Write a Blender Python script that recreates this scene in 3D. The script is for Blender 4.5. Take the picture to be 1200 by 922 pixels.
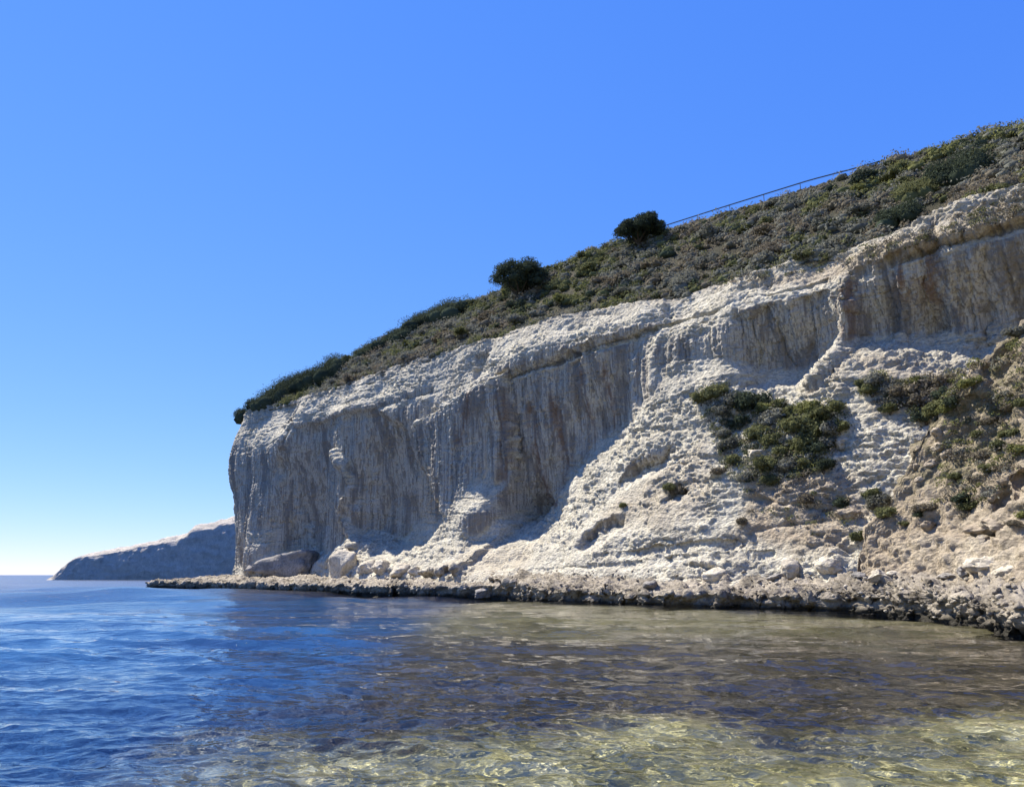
import bpy, math, random
import numpy as np
from mathutils import Vector, Matrix

R_ = math.radians
scene = bpy.context.scene
col = scene.collection
for o in list(bpy.data.objects):
    bpy.data.objects.remove(o)

# ------------------------------------------------------------------ camera
CAM_H, PITCH, FPX = 1.8, 13.2, 906.0          # eye height (m), tilt up (deg), focal length in photo pixels (1200 wide)
cam_d = bpy.data.cameras.new('camera')
cam_d.sensor_width = 36.0
cam_d.lens = FPX / 1200 * 36.0
cam_d.clip_start, cam_d.clip_end = 0.1, 30000
cam = bpy.data.objects.new('camera', cam_d)
cam.location = (0, 0, CAM_H)
cam.rotation_euler = (R_(90 + PITCH), 0, 0)
col.objects.link(cam)
scene.camera = cam

# ------------------------------------------------------------------ sun and sky
SUN_AZ, SUN_EL = 50.0, 55.0                   # degrees left of the view direction, elevation
sv = Vector((-math.sin(R_(SUN_AZ)) * math.cos(R_(SUN_EL)), math.cos(R_(SUN_AZ)) * math.cos(R_(SUN_EL)), math.sin(R_(SUN_EL))))
sun_d = bpy.data.lights.new('sun', 'SUN')
sun_d.energy, sun_d.angle, sun_d.color = 5.0, R_(0.53), (1.0, 0.94, 0.82)
sun = bpy.data.objects.new('sun', sun_d)
sun.rotation_euler = sv.to_track_quat('Z', 'Y').to_euler()
sun.location = (-60, 40, 80)
col.objects.link(sun)
sun_d.cycles.is_caustics_light = True

world = bpy.data.worlds.new('World')
scene.world = world
world.use_nodes = True
wn, wl = world.node_tree.nodes, world.node_tree.links
wn.clear()
sky = wn.new('ShaderNodeTexSky')
sky.sky_type = 'NISHITA'
sky.sun_disc = False
sky.sun_elevation = R_(SUN_EL)
sky.sun_rotation = R_(-SUN_AZ)
sky.altitude = 0
sky.air_density, sky.dust_density, sky.ozone_density = 0.6, 0.0, 2.0
bg = wn.new('ShaderNodeBackground')
bg.inputs['Strength'].default_value = 0.10
out = wn.new('ShaderNodeOutputWorld')
# the phone's rendering of the blue: one tone curve per channel over the whole sky
sep, com = wn.new('ShaderNodeSeparateColor'), wn.new('ShaderNodeCombineColor')
wl.new(sky.outputs[0], sep.inputs[0])
for i, (g, k) in enumerate(((1.0, 0.098 / 1.76), (0.66, 0.194 / 1.76), (0.18, 0.68 / 1.76))):
    p = wn.new('ShaderNodeMath'); p.operation = 'POWER'; p.inputs[1].default_value = g
    q = wn.new('ShaderNodeMath'); q.operation = 'MULTIPLY'; q.inputs[1].default_value = k / 0.10
    wl.new(sep.outputs[i], p.inputs[0]); wl.new(p.outputs[0], q.inputs[0]); wl.new(q.outputs[0], com.inputs[i])
wl.new(com.outputs[0], bg.inputs['Color'])
wl.new(bg.outputs[0], out.inputs['Surface'])

vs = scene.view_settings
vs.view_transform, vs.look, vs.exposure, vs.gamma = 'Standard', 'None', 1.08, 1.0
vs.use_curve_mapping = False
cy = scene.cycles
cy.max_bounces, cy.diffuse_bounces, cy.glossy_bounces, cy.transmission_bounces, cy.transparent_max_bounces = 8, 3, 3, 5, 8
cy.sample_clamp_indirect = 4.0
cy.sample_clamp_direct = 4.0
cy.use_denoising = True

# ------------------------------------------------------------------ numpy noise
_rs = np.random.RandomState(7)
PERM = np.concatenate([_rs.permutation(256)] * 4).astype(np.int32)
GRAD = _rs.normal(size=(256, 3))
GRAD /= np.linalg.norm(GRAD, axis=1)[:, None]
GRAD = GRAD.astype(np.float32)
RND3 = _rs.rand(256, 3).astype(np.float32)

def perlin(x, y, z):
    x, y, z = np.broadcast_arrays(np.asarray(x, np.float32), np.asarray(y, np.float32), np.asarray(z, np.float32))
    xi, yi, zi = np.floor(x).astype(np.int32), np.floor(y).astype(np.int32), np.floor(z).astype(np.int32)
    xf, yf, zf = x - xi, y - yi, z - zi
    u, v, w = [f * f * f * (f * (f * 6 - 15) + 10) for f in (xf, yf, zf)]
    res = 0
    for a in (0, 1):
        pa = PERM[(xi + a) & 255]
        for b in (0, 1):
            pb = PERM[pa + ((yi + b) & 255)]
            for c in (0, 1):
                g = GRAD[PERM[pb + ((zi + c) & 255)]]
                d = g[..., 0] * (xf - a) + g[..., 1] * (yf - b) + g[..., 2] * (zf - c)
                res = res + d * (u if a else 1 - u) * (v if b else 1 - v) * (w if c else 1 - w)
    return res * 1.5

def fbm(x, y, z, octv=4, gain=0.5, lac=2.03):
    r, a = 0, 1.0
    for i in range(octv):
        r = r + a * perlin(x + 17.3 * i, y - 9.1 * i, z + 5.7 * i)
        x, y, z, a = x * lac, y * lac, z * lac, a * gain
    return r

def billow(x, y, z, octv=3, gain=0.5):
    r, a = 0, 1.0
    for i in range(octv):
        r = r + a * (np.abs(perlin(x + 31.7 * i, y + 11.1 * i, z - 23.9 * i)) * 2 - 0.5)
        x, y, z, a = x * 2.07, y * 2.07, z * 2.07, a * gain
    return r

def ridged(x, y, z, octv=3, gain=0.5):
    r, a = 0, 1.0
    for i in range(octv):
        r = r + a * (0.55 - 2 * np.abs(perlin(x + 13.7 * i, y + 41.1 * i, z - 3.9 * i)))
        x, y, z, a = x * 2.11, y * 2.11, z * 2.11, a * gain
    return r

def worley(x, y, z):
    x, y, z = np.broadcast_arrays(np.asarray(x, np.float32), np.asarray(y, np.float32), np.asarray(z, np.float32))
    xi, yi, zi = np.floor(x).astype(np.int32), np.floor(y).astype(np.int32), np.floor(z).astype(np.int32)
    best = np.full(x.shape, 9.0, np.float32)
    for a in (-1, 0, 1):
        pa = PERM[(xi + a) & 255]
        for b in (-1, 0, 1):
            pb = PERM[pa + ((yi + b) & 255)]
            for c in (-1, 0, 1):
                q = RND3[PERM[pb + ((zi + c) & 255)]]
                d = (xi + a + q[..., 0] - x) ** 2 + (yi + b + q[..., 1] - y) ** 2 + (zi + c + q[..., 2] - z) ** 2
                best = np.minimum(best, d)
    return np.sqrt(best)

def sstep(a, b, x):
    t = np.clip((x - a) / (b - a), 0, 1)
    return t * t * (3 - 2 * t)

# ------------------------------------------------------------------ mesh helpers
def tag(o, label=None, cat=None, group=None, kind=None):
    for k, v in (('label', label), ('category', cat), ('group', group), ('kind', kind)):
        if v:
            o[k] = v
    return o

def link(name, mesh, parent=None):
    o = bpy.data.objects.new(name, mesh)
    col.objects.link(o)
    if parent:
        o.parent = parent
    return o

def mesh_np(name, verts, faces, mats=(), mat_idx=None, smooth=True, attrs=None):
    """verts (n,3), faces (m,3) or (m,4)"""
    me = bpy.data.meshes.new(name)
    verts = np.ascontiguousarray(verts, np.float32)
    faces = np.ascontiguousarray(faces, np.int32)
    m, k = faces.shape
    me.vertices.add(len(verts))
    me.vertices.foreach_set('co', verts.ravel())
    me.loops.add(m * k)
    me.loops.foreach_set('vertex_index', faces.ravel())
    me.polygons.add(m)
    me.polygons.foreach_set('loop_start', np.arange(0, m * k, k, dtype=np.int32))
    me.polygons.foreach_set('loop_total', np.full(m, k, np.int32))
    me.polygons.foreach_set('use_smooth', np.full(m, smooth, bool))
    for mt in mats:
        me.materials.append(mt)
    if mat_idx is not None:
        me.polygons.foreach_set('material_index', np.ascontiguousarray(mat_idx, np.int32))
    for an, av in (attrs or {}).items():
        at = me.attributes.new(an, 'FLOAT', 'POINT')
        at.data.foreach_set('value', np.ascontiguousarray(av, np.float32).ravel())
    me.update(calc_edges=True)
    me.validate()
    return me

def grid_faces(nr, nc, flip=False):
    i = np.arange(nr * nc).reshape(nr, nc)
    f = np.stack([i[:-1, :-1], i[:-1, 1:], i[1:, 1:], i[1:, :-1]], -1).reshape(-1, 4)
    return f[:, ::-1] if flip else f

def grid_normals(P):
    du = np.gradient(P, axis=1)
    dv = np.gradient(P, axis=0)
    n = np.cross(du, dv)
    return n / (np.linalg.norm(n, axis=-1, keepdims=True) + 1e-9)

# ------------------------------------------------------------------ photograph directions -> places
_cp, _sp = math.cos(R_(PITCH)), math.sin(R_(PITCH))
def ray(px, py):
    a, b, c = px - 600.0, FPX, 461.0 - py
    return np.array([a, b * _cp - c * _sp, b * _sp + c * _cp])

OX, OY = 0.0, 73.0                            # the line the cliff's brow follows on the plan
DX, DY = 0.712, -0.702                        # along the cliff, towards the near end
NX, NY = -0.702, -0.712                       # out from the cliff, over the sea
def to_so(x, y):
    return (x - OX) * DX + (y - OY) * DY, (x - OX) * NX + (y - OY) * NY
def hit(px, py, o):
    """(s, z) where the view ray meets the vertical plane o metres in front of the brow line"""
    r = ray(px, py)
    k = (o + OX * NX + OY * NY) / (r[0] * NX + r[1] * NY)
    x, y, z = r[0] * k, r[1] * k, CAM_H + r[2] * k
    return to_so(x, y)[0], z
def water_pt(px, py, z=0.0):
    r = ray(px, py)
    k = (z - CAM_H) / r[2]
    return r[0] * k, r[1] * k

S0, RC = -56.0, 8.0                           # where the cape turns away, and its radius
def plan(s, o):
    """world x, y for distance s along the cliff and offset o, round the cape too"""
    ang = np.clip((S0 - s) / RC, 0, math.pi / 2)
    extra = np.maximum(0, (S0 - s) - RC * math.pi / 2)
    S = np.where(s >= S0, s, S0 - (RC + o) * np.sin(ang))
    O = np.where(s >= S0, o, -RC + (RC + o) * np.cos(ang) - extra)
    return OX + S * DX + O * NX, OY + S * DY + O * NY

# ------------------------------------------------------------------ materials
def new_mat(name):
    m = bpy.data.materials.new(name)
    m.use_nodes = True
    nt = m.node_tree
    nt.nodes.clear()
    o = nt.nodes.new('ShaderNodeOutputMaterial')
    return m, nt, o

class NB:
    def __init__(s, nt):
        s.nt = nt
    def n(s, t, **kw):
        nd = s.nt.nodes.new(t)
        for k, v in kw.items():
            if k.startswith('i_'):
                nd.inputs[int(k[2:]) if k[2:].isdigit() else k[2:]].default_value = v
            else:
                setattr(nd, k, v)
        return nd
    def l(s, a, b):
        s.nt.links.new(a, b)
    def noise(s, vec, scale, detail=4, rough=0.55, dist=0.0):
        nd = s.n('ShaderNodeTexNoise')
        nd.inputs['Scale'].default_value = scale
        nd.inputs['Detail'].default_value = detail
        nd.inputs['Roughness'].default_value = rough
        nd.inputs['Distortion'].default_value = dist
        s.l(vec, nd.inputs['Vector'])
        return nd.outputs['Fac']
    def vor(s, vec, scale, feature='F1'):
        nd = s.n('ShaderNodeTexVoronoi', feature=feature)
        nd.inputs['Scale'].default_value = scale
        s.l(vec, nd.inputs['Vector'])
        return nd.outputs['Distance']
    def ramp(s, fac, stops):
        nd = s.n('ShaderNodeValToRGB')
        cr = nd.color_ramp
        while len(cr.elements) < len(stops):
            cr.elements.new(0.5)
        for e, (p, c) in zip(cr.elements, stops):
            e.position = p
            e.color = (c[0], c[1], c[2], 1) if not isinstance(c, (int, float)) else (c, c, c, 1)
        s.l(fac, nd.inputs[0])
        return nd.outputs[0]
    def mix(s, fac, a, b, mode='MIX'):
        nd = s.n('ShaderNodeMix', data_type='RGBA', blend_type=mode)
        for sock, v in ((nd.inputs[0], fac), (nd.inputs[6], a), (nd.inputs[7], b)):
            if hasattr(v, 'is_output'):
                s.l(v, sock)
            elif isinstance(v, (int, float)):
                sock.default_value = v if sock.type == 'VALUE' else (v, v, v, 1)
            else:
                sock.default_value = (*v, 1)
        return nd.outputs[2]
    def math(s, op, a, b=None, clamp=False):
        nd = s.n('ShaderNodeMath', operation=op, use_clamp=clamp)
        for sock, v in zip(nd.inputs, (a, b)):
            if v is None:
                continue
            if hasattr(v, 'is_output'):
                s.l(v, sock)
            else:
                sock.default_value = v
        return nd.outputs[0]
    def attr(s, name):
        return s.n('ShaderNodeAttribute', attribute_name=name).outputs['Fac']
    def mapping(s, vec, scale=(1, 1, 1), rot=(0, 0, 0)):
        nd = s.n('ShaderNodeMapping')
        nd.inputs['Scale'].default_value = scale
        nd.inputs['Rotation'].default_value = rot
        s.l(vec, nd.inputs['Vector'])
        return nd.outputs[0]
    def bump(s, h, dist, strength=1.0, normal=None):
        nd = s.n('ShaderNodeBump')
        nd.inputs['Distance'].default_value = dist
        nd.inputs['Strength'].default_value = strength
        s.l(h, nd.inputs['Height'])
        if normal:
            s.l(normal, nd.inputs['Normal'])
        return nd.outputs[0]
    def bsdf(s, color, rough=0.9, normal=None, spec=0.25):
        nd = s.n('ShaderNodeBsdfPrincipled')
        nd.inputs['Specular IOR Level'].default_value = spec
        for sock, v in ((nd.inputs['Base Color'], color), (nd.inputs['Roughness'], rough)):
            if hasattr(v, 'is_output'):
                s.l(v, sock)
            else:
                sock.default_value = v if isinstance(v, (int, float)) else (*v, 1)
        if normal:
            s.l(normal, nd.inputs['Normal'])
        return nd

def rock_material(name, c_hi, c_mid, c_lo, attrs=True, bump_d=0.10, wet=False, soil=(0.40, 0.325, 0.235)):
    m, nt, out = new_mat(name)
    b = NB(nt)
    pos = b.n('ShaderNodeNewGeometry').outputs['Position']
    base = b.ramp(b.noise(pos, 0.55, 6, 0.62), [(0.30, c_lo), (0.48, c_mid), (0.66, c_hi)])
    spk = b.ramp(b.noise(pos, 4.5, 5, 0.65), [(0.35, 0.62), (0.55, 1.0), (0.75, 1.12)])
    colr = b.mix(1.0, base, spk, 'MULTIPLY')
    if attrs:
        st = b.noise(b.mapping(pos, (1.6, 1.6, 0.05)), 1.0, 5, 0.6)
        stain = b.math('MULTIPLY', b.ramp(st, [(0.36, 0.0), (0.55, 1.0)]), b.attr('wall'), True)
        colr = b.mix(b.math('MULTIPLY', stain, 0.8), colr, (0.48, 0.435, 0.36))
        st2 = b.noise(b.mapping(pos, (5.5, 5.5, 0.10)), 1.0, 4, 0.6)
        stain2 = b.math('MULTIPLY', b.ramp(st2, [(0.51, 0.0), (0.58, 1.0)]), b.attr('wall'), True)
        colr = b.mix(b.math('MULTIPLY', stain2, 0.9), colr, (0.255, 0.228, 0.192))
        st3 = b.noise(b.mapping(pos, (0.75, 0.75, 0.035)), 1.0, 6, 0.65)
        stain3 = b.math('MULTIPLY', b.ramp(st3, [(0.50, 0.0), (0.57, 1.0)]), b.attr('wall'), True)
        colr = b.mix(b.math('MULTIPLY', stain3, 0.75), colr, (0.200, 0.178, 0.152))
        rust = b.math('MULTIPLY', b.attr('rust'), b.ramp(b.noise(b.mapping(pos, (2.4, 2.4, 0.06)), 1.0, 4), [(0.36, 0.0), (0.56, 1.0)]), True)
        colr = b.mix(rust, colr, (0.215, 0.150, 0.108))
        sm = b.math('MULTIPLY', b.attr('soil'), b.ramp(b.noise(pos, 0.9, 5, 0.7), [(0.25, 0.25), (0.55, 1.0)]), True)
        sc = b.ramp(b.noise(pos, 2.3, 5, 0.65), [(0.3, tuple(v * 0.62 for v in soil)), (0.6, soil), (0.8, (0.42, 0.35, 0.26))])
        colr = b.mix(sm, colr, sc)
        gs = b.math('MULTIPLY', b.attr('grass'), b.ramp(b.noise(pos, 1.1, 6, 0.7), [(0.38, 0.0), (0.6, 1.0)]), True)
        colr = b.mix(gs, colr, b.ramp(b.noise(pos, 5.0, 4), [(0.3, (0.09, 0.085, 0.04)), (0.7, (0.21, 0.18, 0.10))]))
    if wet:                                    # algae and damp just above the water
        zz = b.n('ShaderNodeSeparateXYZ')
        b.l(pos, zz.inputs[0])
        lvl = b.math('ADD', zz.outputs[2], b.math('MULTIPLY', b.noise(pos, 1.2, 4), 0.5))
        colr = b.mix(b.ramp(lvl, [(0.42, 1.0), (0.72, 0.0)]), colr, (0.040, 0.036, 0.028))
    h = b.math('ADD', b.math('MULTIPLY', b.noise(b.mapping(pos, (1, 1, 1.8)), 3.0, 9, 0.72), 1.0), b.math('MULTIPLY', b.vor(b.mapping(pos, (1, 1, 1.6)), 4.2), 0.45))
    nrm = b.bump(h, bump_d, 1.0)
    s = b.bsdf(colr, 0.93, nrm, 0.15)
    b.l(s.outputs[0], out.inputs['Surface'])
    return m

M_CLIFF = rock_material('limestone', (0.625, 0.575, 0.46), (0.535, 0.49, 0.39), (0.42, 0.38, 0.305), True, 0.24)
M_BANK = rock_material('earth', (0.52, 0.45, 0.34), (0.43, 0.36, 0.265), (0.33, 0.265, 0.19), True, 0.26)
M_SHELF = rock_material('shelf_rock', (0.42, 0.365, 0.285), (0.31, 0.268, 0.21), (0.11, 0.094, 0.073), False, 0.15, True)
M_HEAD = rock_material('headland_rock', (0.74, 0.66, 0.56), (0.64, 0.575, 0.49), (0.50, 0.45, 0.385), False, 0.6)  # distance haze put into the colour as a paler rock tone
M_BOULD = rock_material('boulder_rock', (0.60, 0.535, 0.42), (0.51, 0.45, 0.355), (0.37, 0.325, 0.26), False, 0.11)
M_BOULD_D = rock_material('dark_boulder_rock', (0.36, 0.33, 0.30), (0.26, 0.24, 0.215), (0.16, 0.148, 0.135), False, 0.10)

def hill_material():
    m, nt, out = new_mat('hill_soil')
    b = NB(nt)
    pos = b.n('ShaderNodeNewGeometry').outputs['Position']
    c = b.ramp(b.noise(pos, 0.7, 6, 0.7), [(0.3, (0.035, 0.035, 0.022)), (0.52, (0.065, 0.06, 0.04)), (0.75, (0.14, 0.11, 0.075))])
    nrm = b.bump(b.noise(pos, 3.0, 6, 0.7), 0.35)
    b.l(b.bsdf(c, 0.95, nrm, 0.1).outputs[0], out.inputs['Surface'])
    return m
M_HILL = hill_material()

def leaf_material(name, c_lo, c_hi, trans=0.25):
    m, nt, out = new_mat(name)
    b = NB(nt)
    g = b.n('ShaderNodeNewGeometry')
    oi = b.n('ShaderNodeObjectInfo')
    fac = b.math('ADD', b.math('MULTIPLY', b.noise(g.outputs['Position'], 0.9, 4, 0.6), 0.8), b.math('MULTIPLY', g.outputs['Random Per Island'], 0.35))
    fac = b.math('ADD', fac, b.math('MULTIPLY', oi.outputs['Random'], 0.2))
    c = b.ramp(fac, [(0.38, c_lo), (0.85, c_hi)])
    d = b.n('ShaderNodeBsdfDiffuse')
    t = b.n('ShaderNodeBsdfTranslucent')
    mx = b.n('ShaderNodeMixShader')
    mx.inputs[0].default_value = trans
    b.l(c, d.inputs[0]); b.l(c, t.inputs[0])
    b.l(d.outputs[0], mx.inputs[1]); b.l(t.outputs[0], mx.inputs[2])
    b.l(mx.outputs[0], out.inputs['Surface'])
    return m

LEAF = {
    'grey': leaf_material('grey_green_leaves', (0.090, 0.092, 0.075), (0.21, 0.21, 0.175), 0.3),
    'olive': leaf_material('olive_leaves', (0.070, 0.076, 0.036), (0.165, 0.170, 0.080), 0.3),
    'dark': leaf_material('dark_green_leaves', (0.026, 0.034, 0.025), (0.075, 0.092, 0.060), 0.25),
    'brown': leaf_material('dry_brown_twigs', (0.100, 0.088, 0.064), (0.225, 0.195, 0.145), 0.25),
    'yellow': leaf_material('yellow_green_leaves', (0.085, 0.090, 0.030), (0.200, 0.205, 0.080), 0.3),
}
LEAF_KEYS = list(LEAF)

def plain_material(name, colr, rough=0.7, spec=0.3, metal=0.0):
    m, nt, out = new_mat(name)
    b = NB(nt)
    pos = b.n('ShaderNodeNewGeometry').outputs['Position']
    c = b.ramp(b.noise(pos, 3.0, 4), [(0.3, tuple(v * 0.75 for v in colr)), (0.7, colr)])
    s = b.bsdf(c, rough, None, spec)
    s.inputs['Metallic'].default_value = metal
    b.l(s.outputs[0], out.inputs['Surface'])
    return m
M_BARK = plain_material('bark', (0.09, 0.07, 0.055), 0.9)
M_STEEL = plain_material('weathered_steel', (0.10, 0.10, 0.105), 0.55, 0.4, 0.3)

# ------------------------------------------------------------------ sea
def sea_material():
    m, nt, out = new_mat('sea_water')
    b = NB(nt)
    pos = b.n('ShaderNodeNewGeometry').outputs['Position']
    v1 = b.mapping(pos, (0.75, 1.0, 1.0), (0, 0, 0.35))
    v2 = b.mapping(pos, (0.5, 1.0, 1.0), (0, 0, -0.25))
    h = b.math('ADD', b.math('MULTIPLY', b.noise(v1, 4.2, 3, 0.5, 0.4), 0.03), b.math('MULTIPLY', b.noise(v2, 1.3, 3, 0.5, 0.3), 0.11))
    h = b.math('ADD', h, b.math('MULTIPLY', b.math('MULTIPLY', b.noise(b.mapping(pos, (0.22, 0.6, 1.0), (0, 0, 0.1)), 1.0, 4, 0.6, 0.3), b.math('MULTIPLY', b.attr('open_water'), 4.0, True)), 0.13))
    nrm = b.bump(h, 1.0, 1.0)
    gl = b.n('ShaderNodeBsdfGlass')
    gl.inputs['IOR'].default_value = 1.333
    gr = b.math('MULTIPLY', b.attr('open_water'), b.ramp(b.noise(b.mapping(pos, (0.02, 0.05, 1)), 1.0, 4, 0.6), [(0.3, 0.30), (0.7, 0.46)]))
    b.l(gr, gl.inputs['Roughness'])
    b.l(nrm, gl.inputs['Normal'])
    b.l(gl.outputs[0], out.inputs['Surface'])
    return m
M_SEA = sea_material()

def polar_axes():
    inv = np.linspace(1 / 4.2, 1 / 420.0, 520)          # rows even in the view: close together near, wide apart far
    r = np.concatenate([[0.3, 1.0, 2.0, 3.0, 3.6], 1 / inv, [520, 700, 1000, 1500, 2400, 4000, 7000, 12000, 20000]])
    core = np.linspace(R_(-46), R_(46), 640)
    rest = np.linspace(R_(46), R_(314), 70)[1:]
    return r, np.concatenate([core, rest])

def build_sea():
    r, th = polar_axes()
    Rr, T = np.meshgrid(r, th, indexing='ij')
    X, Y = Rr * np.sin(T), Rr * np.cos(T)
    dr = np.gradient(r)[:, None] * np.ones_like(T)
    Z = np.zeros_like(X); QX = np.zeros_like(X); QY = np.zeros_like(X)
    rng = np.random.RandomState(3)
    for i in range(84):
        lam = 0.17 * (6.5 / 0.17) ** ((i + rng.rand()) / 84)
        spread = 0.75 if lam < 0.45 else (0.38 if lam < 2.0 else 0.3)
        a = R_(-97) + rng.normal() * spread          # travel direction: in from the open sea on the left
        kx, ky = math.cos(a), math.sin(a)
        k = 2 * math.pi / lam
        amp = 0.0030 * lam * (0.8 + 0.6 * rng.rand()) * (2.5 if 0.45 < lam < 1.1 else (2.6 if lam <= 0.45 else (1.8 if lam < 2.5 else 1.1)))
        w = sstep(1.6, 3.2, lam / np.maximum(dr, 0.01))
        ph = k * (kx * X + ky * Y) + rng.rand() * 6.283
        Z += w * amp * np.sin(ph)
        QX += -w * amp * 0.8 * kx * np.cos(ph) * -1
        QY += -w * amp * 0.8 * ky * np.cos(ph) * -1
    for i in range(26):
        lam = 4.0 * 11.0 ** ((i + rng.rand()) / 26)
        a = R_(-97) + rng.normal() * 0.5
        k = 2 * math.pi / lam
        w = sstep(1.6, 3.0, lam / np.maximum(dr, 0.01)) * sstep(24, 75, Rr)
        Z += w * 0.0055 * lam * np.sin(k * (math.cos(a) * X + math.sin(a) * Y) + rng.rand() * 6.283)
    gust = 0.75 + 0.35 * fbm(X / 9, Y / 14, np.zeros_like(X), 2)
    Z *= gust
    V = np.stack([X + QX * gust, Y + QY * gust, Z], -1).reshape(-1, 3)
    nr, nc = X.shape
    i = np.arange(nr * nc).reshape(nr, nc)
    j = np.concatenate([i, i[:, :1]], 1)
    F = np.stack([j[:-1, :-1], j[1:, :-1], j[1:, 1:], j[:-1, 1:]], -1).reshape(-1, 4)[:, ::-1]
    o = link('sea', mesh_np('sea', V, F, [M_SEA], attrs={'open_water': sstep(14, 130, Rr).ravel()}))
    tag(o, 'clear blue sea rippling into a shallow rocky cove', 'sea', kind='structure')
    o.cycles.is_caustics_caster = True
    return o
sea = build_sea()

def seabed_material():
    m, nt, out = new_mat('seabed')
    b = NB(nt)
    pos = b.n('ShaderNodeNewGeometry').outputs['Position']
    sand = b.ramp(b.noise(pos, 1.6, 6, 0.65), [(0.32, (0.10, 0.098, 0.038)), (0.5, (0.30, 0.285, 0.135)), (0.68, (0.50, 0.47, 0.28))])
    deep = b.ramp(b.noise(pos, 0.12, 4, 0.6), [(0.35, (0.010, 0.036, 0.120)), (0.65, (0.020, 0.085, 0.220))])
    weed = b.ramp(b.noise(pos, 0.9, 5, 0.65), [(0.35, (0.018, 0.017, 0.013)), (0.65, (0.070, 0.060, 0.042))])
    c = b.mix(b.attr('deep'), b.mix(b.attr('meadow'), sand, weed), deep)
    nrm = b.bump(b.noise(pos, 3.0, 6), 0.12)
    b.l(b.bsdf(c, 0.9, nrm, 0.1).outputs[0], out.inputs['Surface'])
    return m
M_BED = seabed_material()

def build_seabed():
    r = np.concatenate([np.linspace(0.2, 14, 150), 14 * (20000 / 14) ** np.linspace(0, 1, 120)[1:]])
    th = np.concatenate([np.linspace(R_(-50), R_(50), 300), np.linspace(R_(50), R_(310), 60)[1:]])
    Rr, T = np.meshgrid(r, th, indexing='ij')
    X, Y = Rr * np.sin(T), Rr * np.cos(T)
    depth = 0.62 + 0.045 * np.maximum(0, Y - 3) + 0.10 * np.maximum(0, -X - 0.2) ** 1.1
    depth = np.where(Y < 3, 0.62 - 0.16 * (3 - Y), depth)
    depth = np.minimum(depth, 14 + Rr * 0.0005)
    Z = -depth + 0.10 * fbm(X / 1.6, Y / 1.6, X * 0 + 2, 4) + 0.05 * billow(X / 0.5, Y / 0.5, X * 0, 2)
    Z = np.where(Rr > 200, np.minimum(Z, -6), Z)
    nz_ = fbm(X / 3.0, Y / 3.0, X * 0 + 7, 4)
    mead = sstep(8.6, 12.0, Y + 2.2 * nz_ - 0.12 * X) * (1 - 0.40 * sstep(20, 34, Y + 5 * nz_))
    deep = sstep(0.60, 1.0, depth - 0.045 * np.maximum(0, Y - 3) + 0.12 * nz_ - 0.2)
    V = np.stack([X, Y, Z], -1).reshape(-1, 3)
    nr, nc = X.shape
    i = np.arange(nr * nc).reshape(nr, nc)
    j = np.concatenate([i, i[:, :1]], 1)
    F = np.stack([j[:-1, :-1], j[1:, :-1], j[1:, 1:], j[:-1, 1:]], -1).reshape(-1, 4)[:, ::-1]
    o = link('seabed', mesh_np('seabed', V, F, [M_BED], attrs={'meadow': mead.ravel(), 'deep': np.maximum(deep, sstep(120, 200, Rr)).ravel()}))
    tag(o, 'sandy seabed with dark weed patches under clear water', 'seabed', kind='structure')
    o.cycles.is_caustics_receiver = True
    return o
build_seabed()

# ------------------------------------------------------------------ cliff
def poly_sdf(S, Z, poly):
    """signed distance in (s, z), positive inside"""
    P = np.array(poly)
    d = np.full(S.shape, 1e9)
    inside = np.zeros(S.shape, bool)
    for (ax, ay), (bx, by) in zip(P, np.roll(P, -1, 0)):
        ex, ey = bx - ax, by - ay
        t = np.clip(((S - ax) * ex + (Z - ay) * ey) / (ex * ex + ey * ey + 1e-9), 0, 1)
        d = np.minimum(d, (S - ax - t * ex) ** 2 + (Z - ay - t * ey) ** 2)
        c = ((ay > Z) != (by > Z)) & (S < (bx - ax) * (Z - ay) / (by - ay + 1e-12) + ax)
        inside ^= c
    d = np.sqrt(d)
    return np.where(inside, d, -d)

def line_dist(S, Z, pts):
    d = np.full(S.shape, 1e9)
    for (ax, ay), (bx, by) in zip(pts[:-1], pts[1:]):
        ex, ey = bx - ax, by - ay
        t = np.clip(((S - ax) * ex + (Z - ay) * ey) / (ex * ex + ey * ey + 1e-9), 0, 1)
        d = np.minimum(d, (S - ax - t * ex) ** 2 + (Z - ay - t * ey) ** 2)
    return np.sqrt(d)

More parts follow.
